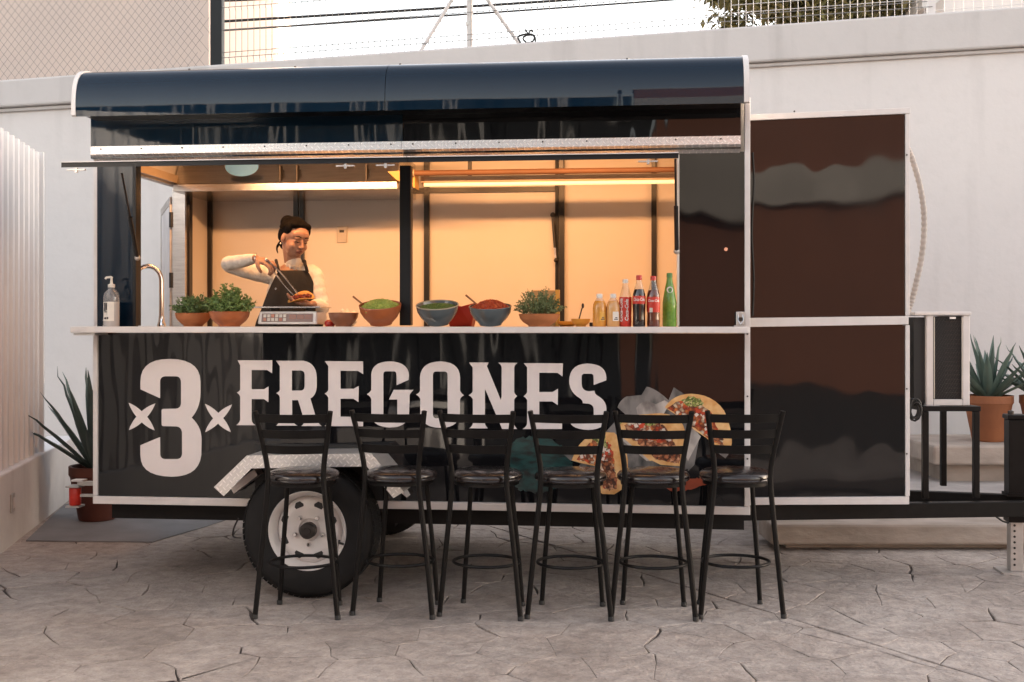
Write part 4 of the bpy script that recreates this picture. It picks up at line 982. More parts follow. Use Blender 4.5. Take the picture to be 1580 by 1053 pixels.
# --- printed tacos on the lower right of the panel (flat print, thin layers)
def Z5(seq, k=6): return [(860 + x / 5.013, 580 + y / 5.013) for x, y in outline(seq, k)]
prn = random.Random(3)
def rough_poly(pts, amp):
    out = []
    for i in range(len(pts)):
        p, q = pts[i], pts[(i + 1) % len(pts)]
        L_ = math.hypot(q[0] - p[0], q[1] - p[1]); k = max(1, int(L_ / 3))
        for j in range(k):
            t = j / k; out.append((p[0] + (q[0] - p[0]) * t + prn.uniform(-amp, amp), p[1] + (q[1] - p[1]) * t + prn.uniform(-amp, amp)))
    return out
lay = [0]
pic = empty('food_picture', FY(1000, 690, 0) - TO); pic.parent = tra; pic.location = (0, 0, 0)
def pr(seq, m, rough=0, name='print'):
    lay[0] += 1
    pts = Z5(seq)
    if rough: pts = rough_poly(pts, rough)
    return vinyl([pts], name, m, YP - .00016 * lay[0], .00012, pic)
# brush strokes
vinyl([rough_poly([(787, 688), (800, 676), (838, 672), (852, 678), (868, 690), (880, 702), (884, 728), (872, 748), (835, 762), (800, 757), (785, 740)], 2.2)], 'print', 'pr_teal', YP, .0002, pic)
pr([(760, 790), (1000, 800, 1370, 785), (1340, 830), (1230, 820), (1100, 860), (990, 890), (880, 895), (800, 840)], 'pr_orange', 1.0)
# paper wraps
pr([(200, 620), (470, 330), (640, 280), (1000, 300), (1090, 480), (1040, 700), (900, 780), (560, 850), (300, 820)], 'pr_paper')
pr([(465, 245), (480, 190, 535, 160), (650, 150), (690, 85), (760, 95, 860, 190), (900, 90), (980, 140), (1000, 250), (900, 330), (560, 330)], 'pr_paper')
pr([(610, 250), (640, 200, 700, 195), (760, 220), (830, 190), (870, 215), (820, 300), (620, 300)], 'pr_paperl')
pr([(20, 585), (100, 655), (180, 680), (90, 810), (150, 860), (240, 850), (330, 800), (480, 860), (560, 860), (770, 800), (640, 740), (560, 600), (480, 640), (200, 600)], 'pr_paper')
pr([(1010, 310), (1100, 460), (1060, 690), (1010, 740), (990, 560)], 'pr_paper')
pr([(1190, 560), (1350, 570), (1300, 640)], 'pr_paperl')
pr([(1000, 360), (1110, 470), (1010, 660), (985, 600)], 'pr_paperl')
# back right taco
pr([(830, 245), (900, 140, 1030, 140), (1200, 140, 1290, 270), (1350, 400, 1350, 520), (1330, 600), (1270, 590), (1150, 480), (1060, 420), (960, 330)], 'pr_tort')
pr([(850, 250), (920, 190, 1000, 190), (1130, 200, 1200, 300), (1230, 400, 1300, 560), (1190, 500), (1080, 420), (960, 330)], 'pr_mix', 1.2)
pr([(1140, 420), (1250, 430), (1290, 500), (1180, 500)], 'pr_meat', 1.0)
pr([(960, 190), (1010, 160), (1090, 170), (1130, 215), (1070, 245), (1000, 230)], 'pr_green', 1.6)
# middle taco
pr([(465, 370), (520, 310, 640, 300), (800, 290), (960, 300, 985, 420), (985, 640), (960, 700), (800, 690), (700, 640), (620, 560), (520, 460)], 'pr_tort')
pr([(520, 380), (640, 320, 760, 340), (860, 400, 880, 480), (950, 600), (940, 680), (760, 650), (640, 540), (540, 460)], 'pr_meat', 1.4)
pr([(540, 375), (620, 335, 720, 350), (800, 380), (890, 480), (820, 520), (700, 500), (600, 430)], 'pr_mix', 1.4)
pr([(640, 345), (690, 315), (770, 325), (790, 370), (720, 392), (660, 375)], 'pr_green', 1.6)
pr([(460, 350), (480, 315), (520, 330), (500, 375)], 'pr_green', 1.5)
pr([(470, 450), (500, 430), (740, 655), (715, 660)], 'pr_tort'); pr([(455, 460), (475, 452), (600, 560), (720, 662), (690, 660)], 'pr_paperl')
# front left taco
pr([(110, 655), (150, 560), (230, 450, 330, 435), (440, 440), (530, 520, 545, 650), (545, 760), (500, 880), (440, 918), (350, 915), (280, 870), (240, 800), (300, 700), (200, 680)], 'pr_tort')
pr([(150, 650), (180, 570, 300, 480), (400, 520), (440, 640), (450, 760), (465, 860), (400, 890), (350, 860), (340, 740), (260, 680)], 'pr_mix', 1.4)
pr([(335, 650), (420, 660), (455, 780), (460, 870), (400, 885), (345, 850), (360, 760)], 'pr_meat', 1.3)
pr([(265, 480), (330, 450, 370, 470), (390, 560), (360, 600), (310, 530)], 'pr_green', 1.6)
for k in range(46):
    (cx, cy, rx, ry) = prn.choice(((270, 600, 100, 60), (390, 600, 40, 60), (720, 430, 120, 55), (640, 370, 60, 25), (1090, 300, 60, 40), (1190, 430, 60, 50), (820, 470, 60, 30)))
    x = cx + prn.uniform(-rx, rx); y = cy + prn.uniform(-ry, ry); s_ = prn.uniform(10, 24); a = prn.uniform(0, 3)
    q = [(x + s_ * math.cos(a + w) * (1 if i % 2 else .8), y + s_ * math.sin(a + w)) for i, w in enumerate((0, 1.4, 2.9, 4.4))]
    vinyl([Z5(q)], 'print_bit', 'pr_onion' if k % 5 < 3 else 'pr_tom', YP - .0058 - .00004 * k, .00003, pic)

# ================================================================== STOOLS
def make_stool():
    r = empty('bar_stool', (0, 0, 0))
    for s in (-1, 1):
        pts = smooth_path([(s * .2075, -.165, 0), (s * .178, -.160, .30), (s * .146, -.170, .60), (s * .140, -.178, .74), (s * .163, -.205, .90), (s * .186, -.238, 1.035)], 5)
        MB().tube(pts, .0135, 12).build('back_post', 'blackmetal', r, True)
        pts = smooth_path([(s * .158, .125, 0), (s * .140, .115, .25), (s * .118, .10, .50), (s * .105, .085, .668)], 4)
        MB().tube(pts, .0125, 12).build('leg', 'blackmetal', r, True)
    for zc, hw, yb in ((1.000, .182, -.230), (.922, .167, -.212), (.845, .155, -.196)):
        mb = MB(); N = 14; a = []; b = []
        for side in (0, 1):
            for k in range(N + 1):
                u = -1 + 2 * k / N; y = yb - .045 * (1 - u * u) + side * .004
                for z in (zc - .021, zc + .021): a.append((u * hw, y + (z - zc) * -.2, z))
        M_ = 2 * (N + 1); fs = []
        for k in range(N):
            i = 2 * k
            fs += [(i, i + 2, i + 3, i + 1), (M_ + i, M_ + i + 1, M_ + i + 3, M_ + i + 2), (i + 1, i + 3, M_ + i + 3, M_ + i + 1), (i, M_ + i, M_ + i + 2, i + 2)]
        mb.add(a, fs).build('back_slat', 'blackmetal', r, True, ang=60)
    MB().lathe([(0, .668), (.168, .668), (.178, .674), (.181, .682), (.184, .690), (.182, .700), (.172, .712), (.145, .722), (.09, .727), (0, .727)], 48, (0, -.01, 0)).build('seat', 'vinyl', r, True, ang=50)
    MB().tube([(.181 * math.cos(w), -.01 + .181 * math.sin(w), .681) for w in [2 * math.pi * k / 40 for k in range(40)]], .0035, 6, closed=True).build('seat_piping', 'vinyl', r, True)
    MB().lathe([(.155, .650), (.165, .650), (.165, .667), (.155, .667), (.155, .650)], 40, (0, -.01, 0)).build('seat_frame', 'blackmetal', r, True)
    MB().tube([(.168 * math.cos(w), -.02 + .150 * math.sin(w), .255) for w in [2 * math.pi * k / 44 for k in range(44)]], .008, 8, closed=True).build('foot_ring', 'blackmetal', r, True)
    for s in (-1, 1):
        for (x, y) in ((s * .2075, -.165), (s * .158, .125)):
            MB().lathe([(.0150, 0), (.0150, .02), (.0138, .022)], 12, (x, y, .0005)).build('rubber_foot', 'cable', r, True)
    return r
st0 = make_stool()
slabels = ('black slat back bar stool standing in front of the trailer wheel, leftmost of six', 'black slat back bar stool second from the left, just right of the trailer wheel',
           'black slat back bar stool third from the left, below the letters of the sign', 'black slat back bar stool fourth from the left, before the dark teal brush mark',
           'black slat back bar stool second from the right, before the middle printed taco', 'black slat back bar stool at the right end, before the white corner trim')
for i, (px, py, rz) in enumerate(((457, 956, -3), (605, 953, -11), (740, 955, -12), (878, 957, -6), (1008, 957, -7), (1145, 955, 1))):
    o = st0 if i == 0 else copy_tree(st0)
    D = GD(py) + .165; X = (px - 790) / FPX * GD(py)
    q = Vector((0, .165, 0)); q.rotate(Matrix.Rotation(R(rz), 3, 'Z'))
    o.location = W(X + q.x, GD(py) + q.y, 0.001); o.rotation_euler = (0, 0, YAW + R(rz))
    tag(o, slabels[i], 'bar stool', 'bar stools along the counter')

# ================================================================== AIR CONDITIONER, STAND, HOSE
a = W((1419 - 790) / FPX * 6.62, 6.62, 0)
sd_ = empty('equipment_stand', (a.x + .15, a.y + .25, .449), YAW, 'black square tube stand on the drawbar under the air conditioner', 'stand')
def stl(dx0, dx1, dy0, dy1, z0, z1, n='leg'): MB().box(dx0, dx1, dy0, dy1, z0 - .449, z1 - .449).build(n, 'blackmetal', sd_, bevel=.003)
for (x, y) in ((-.15, -.25), (.145, -.25), (-.15, .25), (.145, .25)): stl(x - .017, x + .017, y - .017, y + .017, .451, .955)
stl(-.171, .166, -.271, -.229, .956, .985, 'frame_bar'); stl(-.171, .166, .229, .271, .956, .985, 'frame_bar')
stl(-.171, -.129, -.228, .228, .956, .985, 'frame_bar'); stl(.124, .166, -.228, .228, .956, .985, 'frame_bar')
ac = empty('air_conditioner', (a.x + .10, a.y + .25, .986), YAW + R(1), 'cream box air conditioner with dark mesh grille on the black stand', 'air conditioner')
Hh = .525
MB().box(-.15, .16, -.20, .24, .01, Hh - .01).build('casing', 'grill', ac)
for (x0, x1) in ((-.085, -.045), (.128, .170)): MB().box(x0, x1, -.225, -.18, .0, Hh).build('front_frame', 'trim', ac, bevel=.004)
MB().box(-.044, .127, -.225, -.19, .0, .035).build('front_frame', 'trim', ac, bevel=.003); MB().box(-.16, .175, -.235, .245, Hh + .001, Hh + .022).build('top_panel', 'trim', ac, bevel=.005)
MB().box(.1605, .170, -.179, .24, .0, Hh).build('side_panel', 'trim', ac)
gr = MB().box(-.044, .127, -.206, -.2005, .036, Hh - .005).build('grille', 'grill', ac)
mb = MB()
for k in range(-30, 24):
    for sg in (1, -1):
        p = []
        for t in range(13):
            z = .036 + t * (Hh - .041) / 12; x = k * .016 + sg * (z - .036) * .6 + (0 if sg == 1 else .25)
            if -.044 <= x <= .127: p.append((x, -.209, z))
        if len(p) > 1: mb.tube(p, .0009, 3, cap=False)
mb.build('mesh', 'hub', gr, fix=False)
for k in range(17): MB().box(.03, .120, -.2085, -.2065, .07 + k * .026, .076 + k * .026).build('louvre', 'hub', gr)
MB().box(.05, .085, -.2290, -.2255, Hh - .02, Hh - .008).build('badge', 'printwhite', ac)
MB().box(-.043, -.038, -.228, -.2255, .04, Hh - .01).build('trim_strip', 'outlet', ac); MB().box(.121, .126, -.228, -.2255, .04, Hh - .01).build('trim_strip', 'outlet', ac)
pts = []
for k in range(70):
    w = k * .55; pts.append(P(1411, 632, 6.56) + Vector((.030 * math.cos(w) + .008 * math.sin(k * .3), .02 * math.sin(k * .21), .055 * math.sin(w) + .012 * math.cos(k * .37))))
tag(MB().tube(pts, .006, 6).build('cable_coil', 'cable', None, True), 'coil of black cable hanging beside the air conditioner stand', 'cable')
pts = smooth_path([P(x, y, 6.62) for x, y in ((1400, 228), (1409, 250), (1421, 295), (1426, 340), (1423, 390), (1414, 435), (1405, 470), (1396, 488))], 22)
tag(MB().tube(pts, [.0175 if k % 4 < 2 else .0145 for k in range(len(pts))], 12).build('corrugated_hose', 'hose', None, True, ang=80), 'grey corrugated hose bowing out from the right end of the trailer', 'hose')

# ================================================================== AGAVES
def agave(loc, pot_r, pot_h, potm, leafm, leaves, label, plabel, seed, floor_z):
    rg = random.Random(seed)
    pt = empty('plant_pot', loc, 0, plabel, 'pot')
    pr_ = [(0, 0), (pot_r * .62, 0), (pot_r * .66, .01), (pot_r * .95, pot_h * .80), (pot_r, pot_h * .84), (pot_r, pot_h), (pot_r * .90, pot_h), (pot_r * .86, pot_h * .86), (0, pot_h * .86)]
    MB().lathe(pr_, 40).build('body', potm, pt, True, ang=30)
    MB().lathe([(0, pot_h * .865), (pot_r * .86, pot_h * .865), (pot_r * .5, pot_h * .90), (0, pot_h * .92)], 24).build('soil', 'soil', pt, True)
    ag = empty('agave', (loc[0], loc[1], loc[2] + pot_h * .88), 0, label, 'plant')
    for (az, tilt, L_, w_) in leaves:
        mb = MB(); N = 11; vs = []; fs = []
        for k in range(N + 1):
            t = k / N; w = w_ * (0.62 + 1.1 * t - 1.0 * t * t) * (1 - t ** 3.2) if t < 1 else 0
            w = max(w, .0012)
            bend = tilt + .10 * t * tilt + .25 * (t - .5) * (rg.random() - .5) * .3
            c = Vector((math.sin(bend), 0, math.cos(bend))) * L_ * t + Vector((.018, 0, 0))
            nrm = Vector((-math.cos(bend), 0, math.sin(bend)))
            for (u, d) in ((-1, .30), (-.5, .02), (0, -.10), (.5, .02), (1, .30)):
                vs.append(c + Vector((0, u * w, 0)) + nrm * (d * w))
            for (u, d) in ((.5, -.18), (0, -.38), (-.5, -.18)):
                vs.append(c + Vector((0, u * w, 0)) + nrm * (d * w))
        for k in range(N):
            for j in range(8): fs.append((k * 8 + j, k * 8 + (j + 1) % 8, (k + 1) * 8 + (j + 1) % 8, (k + 1) * 8 + j))
        q = Matrix.Rotation(az, 3, 'Z'); vs = [q @ v for v in vs]
        mb.add(vs, fs).build('leaf', leafm, ag, True, ang=60)
    return ag
rl = random.Random(21)
def leafset(n, L_, w_, spread=1.0):
    out = []
    for k in range(n):
        f = (k + .5) / n; out.append((k * 2.39996 + rl.uniform(-.2, .2), (.08 + .98 * f ** .9 + rl.uniform(-.07, .07)) * spread, L_ * rl.uniform(.86, 1.06) * (1 - .12 * f), w_ * rl.uniform(.85, 1.1)))
    return out
Dp = 8.62; q = P(1525, 682, Dp)
agave((q.x, q.y, .575), .178, .345, 'terrapot', 'agave', leafset(28, .50, .036), 'grey green agave in the terracotta pot beside the air conditioner', 'wide terracotta pot on the upper step at right', 3, 0)
q = P(1612, 690, 8.55)
agave((q.x, q.y, .575), .178, .345, 'terrapot', 'agave', leafset(28, .52, .036), 'agave at the right edge, only its leaf tips in view', 'terracotta pot at the far right edge, only its side in view', 4, 0)
q = P(150, 790, 8.45)
pyr = leafset(28, .80, .046, .92)
agave((q.x, q.y, .010), .20, .40, 'redpot', 'agaved', pyr, 'tall dark green agave at the left end of the trailer', 'dark red brown pot behind the tail lamp at the left end', 5, 0)

# ================================================================== THINGS ON THE COUNTER
ZS = ZC + .0365
def cpos(px, Y, z=None): v = FY(px, 500, Y); return Vector((v.x, Y, (ZS if Y < .045 else ZC + .0335) if z is None else z))
def bowl(name, px, Y, wpx, h, m, label, rim=None, cat='bowl', tilt=0, group=None):
    D = (Y - CAM[1]) * CA - cpos(px, Y).x * SA; r = wpx / 2 / FPX * D
    e = empty(name, cpos(px, Y), 0, label, cat, group)
    e.rotation_euler = (R(tilt), 0, 0)
    foot = r * .52; e.location.z += foot * math.sin(R(tilt))
    pr_ = [(0, .0), (foot, .0), (foot * 1.02, .006), (r * .80, h * .38), (r * .95, h * .68), (r, h), (r * .955, h), (r * .90, h * .72), (r * .72, h * .42), (0, h * .30)]
    MB().lathe(pr_, 48).build('body', m, e, True, ang=50)
    MB().tube([(r * .978 * math.cos(w), r * .978 * math.sin(w), h) for w in [2 * math.pi * k / 48 for k in range(48)]], r * .032, 6, closed=True).build('rim', rim or m, e, True)
    return e, r
def mound(e, r, h, top, m, n, size, seed, name='filling'):
    rg = random.Random(seed); mb = MB()
    mb.lathe([(r * .93, h * .80), (r * .80, h * .80 + top * .35), (r * .5, h * .8 + top * .8), (0, h * .8 + top)], 24)
    for _ in range(n):
        a = rg.uniform(0, 6.283); q = r * .90 * math.sqrt(rg.random()); z = h * .8 + top * (1 - (q / (r * .93)) ** 2) + rg.uniform(-.2, .55) * size
        s_ = size * rg.uniform(.6, 1.3)
        mt = (Matrix.Rotation(rg.uniform(0, 6.28), 3, 'Z') @ Matrix.Rotation(rg.uniform(-1, 1), 3, 'X')).to_4x4(); mt.translation = Vector((q * math.cos(a), q * math.sin(a), z))
        mb.box(-s_, s_, -s_ * .55, s_ * .55, -s_ * .4, s_ * .4, mt)
    return mb.build(name, m, e)
def leaves(e, r, z0, top, m, n, size, seed, over=1.10):
    """loose bunch: sprigs of small leaves leaning out of the bowl at uneven heights"""
    rg = random.Random(seed); vs = []; fs = []; mb = MB()
    def leaf_(p, d, s_):
        mt = d.to_track_quat('Y', 'Z').to_matrix() @ Matrix.Rotation(rg.uniform(0, 6.28), 3, 'Y') @ Matrix.Rotation(rg.uniform(-.5, .5), 3, 'X'); o = len(vs)
        for q in ((0, 0, 0), (.55, .55, .16), (.42, 1.25, .10), (0, 1.9, -.12), (-.42, 1.25, .10), (-.55, .55, .16), (0, .9, -.08)): vs.append(p + mt @ (Vector(q) * s_))
        fs.extend([(o + 6, o + k, o + (k + 1) % 6) for k in range(6)])
    ns = n // 11
    for _ in range(ns):
        a = rg.uniform(0, 6.283); q = r * .80 * math.sqrt(rg.random()); hgt = top * (1 - .75 * (q / r) ** 2) * rg.uniform(.45, 1.12)
        base = Vector((q * math.cos(a) * .75, q * math.sin(a) * .75, z0 - .015)); lean = over * (1 + .22 * rg.random())
        tip = Vector((q * math.cos(a) * 1.32 * lean, q * math.sin(a) * 1.32 * lean, z0 + hgt)); mid = base.lerp(tip, .55) + Vector((0, 0, hgt * .16))
        if q > r * .62: tip.z -= hgt * rg.uniform(.1, .5)
        path = smooth_path([base, mid, tip], 3); mb.tube(path, .0011, 3, cap=False)
        for k in range(11):
            t = .30 + .70 * (k + rg.random()) / 11; f = t * (len(path) - 1); i_ = min(int(f), len(path) - 2); p = path[i_].lerp(path[i_ + 1], f - i_)
            d = Vector((rg.gauss(0, 1), rg.gauss(0, 1), rg.gauss(.5, .8))).normalized(); leaf_(p, d, size * rg.uniform(.5, 1.25) * (1.1 - .3 * t))
    ob = MB().add(vs, fs).build('leaves', m, e, fix=False)
    mb.build('stems', m, e)
    return ob
# hand soap
e = empty('soap_bottle', cpos(172, -.10), 0, 'clear pump bottle of hand soap at the left end of the counter', 'bottle')
MB().lathe([(.043, .137), (.043, .16), (.038, .185), (.018, .205), (.015, .215)], 28).build('body', 'clear', e, True)
MB().lathe([(0, 0), (.040, 0), (.043, .006), (.043, .136), (0, .136)], 28).build('soap', mat('soap_liquid', (.46, .44, .43), .15, coat=.5), e, True, ang=45)
lb = MB(); N = 12
A_ = [(.0445 * math.sin(-.75 + 1.5 * k / N), -.0445 * math.cos(-.75 + 1.5 * k / N)) for k in range(N + 1)]
lb.add([(x, y, .03) for x, y in A_] + [(x, y, .135) for x, y in A_], [(k, k + 1, N + 2 + k, N + 1 + k) for k in range(N)]).build('label', 'capwhite', e, True)
mk = MB()
for (x0, x1, z0, z1) in ((-.020, -.014, .085, .13), (-.010, -.005, .09, .13), (-.020, -.005, .078, .082), (-.02, -.008, .04, .05), (-.004, .003, .04, .052)):
    mk.box(x0, x1, -.0475, -.0448, z0, z1)
mk.build('label_lettering', 'printdark', e)
pmp = MB().lathe([(.019, .2151), (.019, .232), (.008, .236), (.006, .262), (.006, .268), (0, .268)], 16).build('pump', 'capwhite', e, True)
MB().tube([(.006, 0, .268), (-.004, 0, .272), (-.026, -.006, .270), (-.032, -.008, .262)], .006, 8).build('nozzle', 'capwhite', pmp, True)
# herb bowls
b_, r = bowl('herb_bowl', 298, .00, 54, .072, 'terra', 'terracotta bowl of dark small leaved herbs nearest the tap', group='herb bowls')
leaves(b_, r, .062, .115, 'herb2', 1700, .0098, 1)
b_, r = bowl('herb_bowl', 354, -.13, 62, .078, 'clay2', 'bright orange clay bowl heaped with broad leaved herbs beside the scale', group='herb bowls')
leaves(b_, r, .066, .150, 'herb1', 1700, .0125, 2)
b_, r = bowl('herb_bowl', 832, -.14, 63, .064, 'terra', 'low terracotta bowl of grey green sprigs near the bottles', group='herb bowls')
leaves(b_, r, .054, .145, 'herb3', 2300, .0076, 3)
# sauce bowls
b_, r = bowl('clay_bowl', 530, -.15, 46, .072, 'clay', 'small brown clay bowl of seasoning beside the scale')
mound(b_, r, .072, .012, 'grain', 140, .004, 4)
b_, r = bowl('clay_bowl', 588, -.12, 65, .104, 'clay2', 'large brown clay bowl heaped with shredded pale lettuce', tilt=14)
mound(b_, r, .104, .045, 'cabbage', 700, .0075, 5)
e = tag(MB().tube([FY(577, 484, -.12), FY(545, 458, -.05)], [.004, .006], 8).build('spoon', 'wood', None, True), 'dark wooden spoon leaning in the lettuce bowl', 'spoon')
b_, r = bowl('glazed_bowl', 676, -.12, 66, .104, 'bluebowl', 'blue grey glazed bowl of finely chopped green herb, beside the black post', 'bowlrim', tilt=14)
mound(b_, r, .104, .020, 'salsag', 1100, .0042, 6)
b_, r = bowl('glazed_bowl', 757, -.13, 66, .098, 'bluebowl', 'blue grey glazed bowl of red chopped salsa with a wooden spoon', tilt=10)
mound(b_, r, .098, .050, 'salsar', 800, .0060, 7)
tag(MB().tube([FY(748, 480, -.12), FY(719, 456, -.06)], [.004, .006], 8).build('spoon', 'wood', None, True), 'light wooden spoon leaning in the red salsa bowl', 'spoon')
# red plastic tub behind
e = empty('red_tub', cpos(713, .12), 0, 'square red plastic tub between the two blue glazed bowls', 'tub')
mb = MB(); s0, s1, h = .060, .086, .120
rim_z = lambda x, y: h + .012 * (abs(x) / s1)
out_ = [(-s0, -s0, 0), (s0, -s0, 0), (s0, s0, 0), (-s0, s0, 0), (-s1, -s1, h + .012), (0, -s1, h - .010), (s1, -s1, h + .012), (s1, 0, h - .010), (s1, s1, h + .012), (0, s1, h - .01), (-s1, s1, h + .012), (-s1, 0, h - .01)]
mb.add(out_, [(3, 2, 1, 0), (0, 1, 6, 5, 4), (1, 2, 8, 7, 6), (2, 3, 10, 9, 8), (3, 0, 4, 11, 10)])
o_ = mb.build('body', 'redplastic', e, bevel=.004); sm = o_.modifiers.new('solid', 'SOLIDIFY'); sm.thickness = .004
# red scrap (tomato half) by the scale
e = empty('tomato', cpos(509, -.10), 0, 'small red tomato wedge on the counter between scale and clay bowl', 'tomato')
MB().lathe([(0, 0), (.022, .0), (.030, .012), (.028, .026), (.016, .036), (.004, .034), (0, .031)], 20).build('flesh', 'redplastic', e, True)
MB().lathe([(0, .0345), (.008, .037), (0, .039)], 6, (0, 0, 0)).build('stalk', 'herb1', e)
# digital scale
e = empty('digital_scale', cpos(452, -.03), 0, 'white digital kitchen scale with keypad and flat dark plate', 'scale')
MB().hexa([(-.165, -.11, .012), (.165, -.11, .012), (.165, .11, .012), (-.165, .11, .012)], [(-.158, -.095, .082), (.158, -.095, .082), (.158, .11, .082), (-.158, .11, .082)]).build('housing', 'scale_white', e, bevel=.008)
nrm = Vector((0, -.07, .0)); 
def face(x0, x1, t0, t1, off, name, m, par):
    f = lambda x, t: Vector((x, -.11 + .015 * t - off, .012 + .07 * t))
    return MB().hexa([f(x0, t0), f(x1, t0), f(x1, t1), f(x0, t1)], [f(x0, t0) + Vector((0, .002, 0)), f(x1, t0) + Vector((0, .002, 0)), f(x1, t1) + Vector((0, .002, 0)), f(x0, t1) + Vector((0, .002, 0))]).build(name, m, par)
kp = face(-.142, .142, .18, .84, .0025, 'front_panel', 'scale_panel', e)
for c_ in range(6):
    for r_ in range(2): face(-.132 + c_ * .022, -.116 + c_ * .022, .25 + r_ * .29, .48 + r_ * .29, .0048, 'key', 'outlet' if (c_ + r_ * 2) % 4 else 'clay2', kp)
for k in range(3): face(.012 + k * .043, .050 + k * .043, .40, .74, .0048, 'display', 'clay', kp)
MB().lathe([(.028, .083), (.028, .100)], 16, (-.10, 0, 0)).build('plate_support', 'hub', e); MB().lathe([(.028, .083), (.028, .100)], 16, (.10, 0, 0)).build('plate_support', 'hub', e)
MB().box(-.185, .185, -.12, .12, .1005, .108).build('weighing_plate', 'steel', e, bevel=.003)
for (x, y) in ((-.13, -.08), (.13, -.08), (-.13, .09), (.13, .09)): MB().lathe([(.014, 0), (.016, .0115)], 12, (x, y, 0)).build('foot', 'hub', e)
# odds and ends at the back of the counter
e = empty('paper_bag', cpos(533, .30), 0, 'crumpled pale plastic bag behind the small clay bowl', 'bag')
rg = random.Random(9); mb = MB(); mb.ell((0, 0, .040), (.070, .045, .045), 22, 14)
mb.v = [tuple(Vector(v) * (1 + .45 * noise.noise(Vector(v) * 26)) if v[2] > .02 else (v[0], v[1], max(v[2], 0))) for v in mb.v]
mb.build('sack', 'bag', e, True, ang=25); MB().lathe([(.030, .070), (.012, .088), (.004, .104)], 7, (.012, 0, 0)).build('twisted_neck', 'bag', e)
e = empty('cardboard_box', cpos(857, .22), 0, 'upright cardboard box behind the grey green herb bowl', 'box')
MB().box(-.13, .0, -.02, .05, 0, .205).build('front', 'card', e, bevel=.003); MB().box(.001, .022, -.022, .052, 0, .207).build('side_flap', 'yellow', e)
e, r = bowl('yellow_dish', 896, -.03, 30, .040, 'yellow', 'small yellow dish holding a dark handled spoon')
mound(e, r, .04, .006, 'yellow', 20, .003, 12)
sp_ = empty('sauce_spoon', cpos(893, -.03, ZS + .035), 0, 'dark handled little spoon standing in the yellow dish', 'spoon')
MB().tube([(0, 0, 0), (.018, 0, .065)], .0035, 8).build('handle', 'cable', sp_, True); MB().ell((.022, 0, .076), (.007, .006, .014), 10, 8).build('handle_end', 'cable', sp_, True)
e, r = bowl('yellow_dish', 876, .09, 34, .03, 'yellow', 'flat yellow dish half hidden beside the herb bowl')
tag(MB().box(-.012, .012, -.012, .012, 0, .022).build('binder_clip', 'cable', None, bevel=.003, loc=cpos(913, .0)), 'little black clip lying left of the juice bottles', 'clip')

# ---- bottles
def text_mesh(s, size):
    cu = bpy.data.curves.new('txt', 'FONT'); cu.body = s; cu.size = size; cu.align_x = 'CENTER'; cu.align_y = 'CENTER'; cu.shear = .25; cu.resolution_u = 3; cu.extrude = 0; cu.offset = size * .018
    o = bpy.data.objects.new('txt', cu); col.objects.link(o)
    dg = bpy.context.evaluated_depsgraph_get(); me = bpy.data.meshes.new_from_object(o.evaluated_get(dg))
    vs = [tuple(v.co) for v in me.vertices]; fs = [tuple(p.vertices) for p in me.polygons]
    bpy.data.objects.remove(o); bpy.data.curves.remove(cu); bpy.data.meshes.remove(me)
    return vs, fs
def wrap_text(e, s, size, rad, zc, m, vert=False, ang0=0.0, flat=1.0):
    vs, fs = text_mesh(s, size); out = []
    for x, y, _ in vs:
        if vert: x, y = -y, x
        a = x / rad + ang0; out.append((rad * math.sin(a), -rad * math.cos(a), zc + y * flat))
    return MB().add(out, fs).build('lettering', m, e, fix=False)
def at_r(prof, z):
    for (r0, z0), (r1, z1) in zip(prof, prof[1:]):
        if z0 <= z <= z1 and z1 > z0: return r0 + (r1 - r0) * (z - z0) / (z1 - z0)
    return prof[-1][0]
def bottle(name, px, Y, prof, glass, liquid, fill, cap, capz, label, label_band=None, lm=None):
    e = empty(name, cpos(px, Y), rl.uniform(-.15, .15), label, 'bottle', 'drinks bottles on the counter')
    if liquid:
        rf = at_r(prof, fill)
        MB().lathe([(r, z) for r, z in prof if z < fill] + [(rf, fill), (0, fill)], 32).build('filled_body', liquid, e, True, ang=45)
        MB().lathe([(rf, fill + .0005)] + [(r, z) for r, z in prof if z > fill and r > 0], 32).build('glass_neck', glass, e, True, ang=45)
    else: MB().lathe(prof, 32).build('body', glass, e, True, ang=45)
    cr, cz0, cz1 = capz
    MB().lathe([(0, cz0), (cr, cz0), (cr, cz1 - .003), (cr * .9, cz1), (0, cz1)], 20).build('cap', cap, e, True, ang=40)
    if label_band:
        z0, z1 = label_band; zs = [z0 + (z1 - z0) * k / 6 for k in range(7)]
        MB().lathe([(at_r(prof, z) + .0008, z) for z in zs] + [(at_r(prof, zs[-1]) - .001, zs[-1]), (at_r(prof, zs[0]) - .001, zs[0]), (at_r(prof, zs[0]) + .0008, zs[0])], 32).build('label', lm, e, True, ang=45)
    return e
Jp = [(0, 0), (.033, 0), (.036, .006), (.036, .098), (.033, .118), (.023, .138), (.0155, .148), (.0155, .158), (0, .158)]
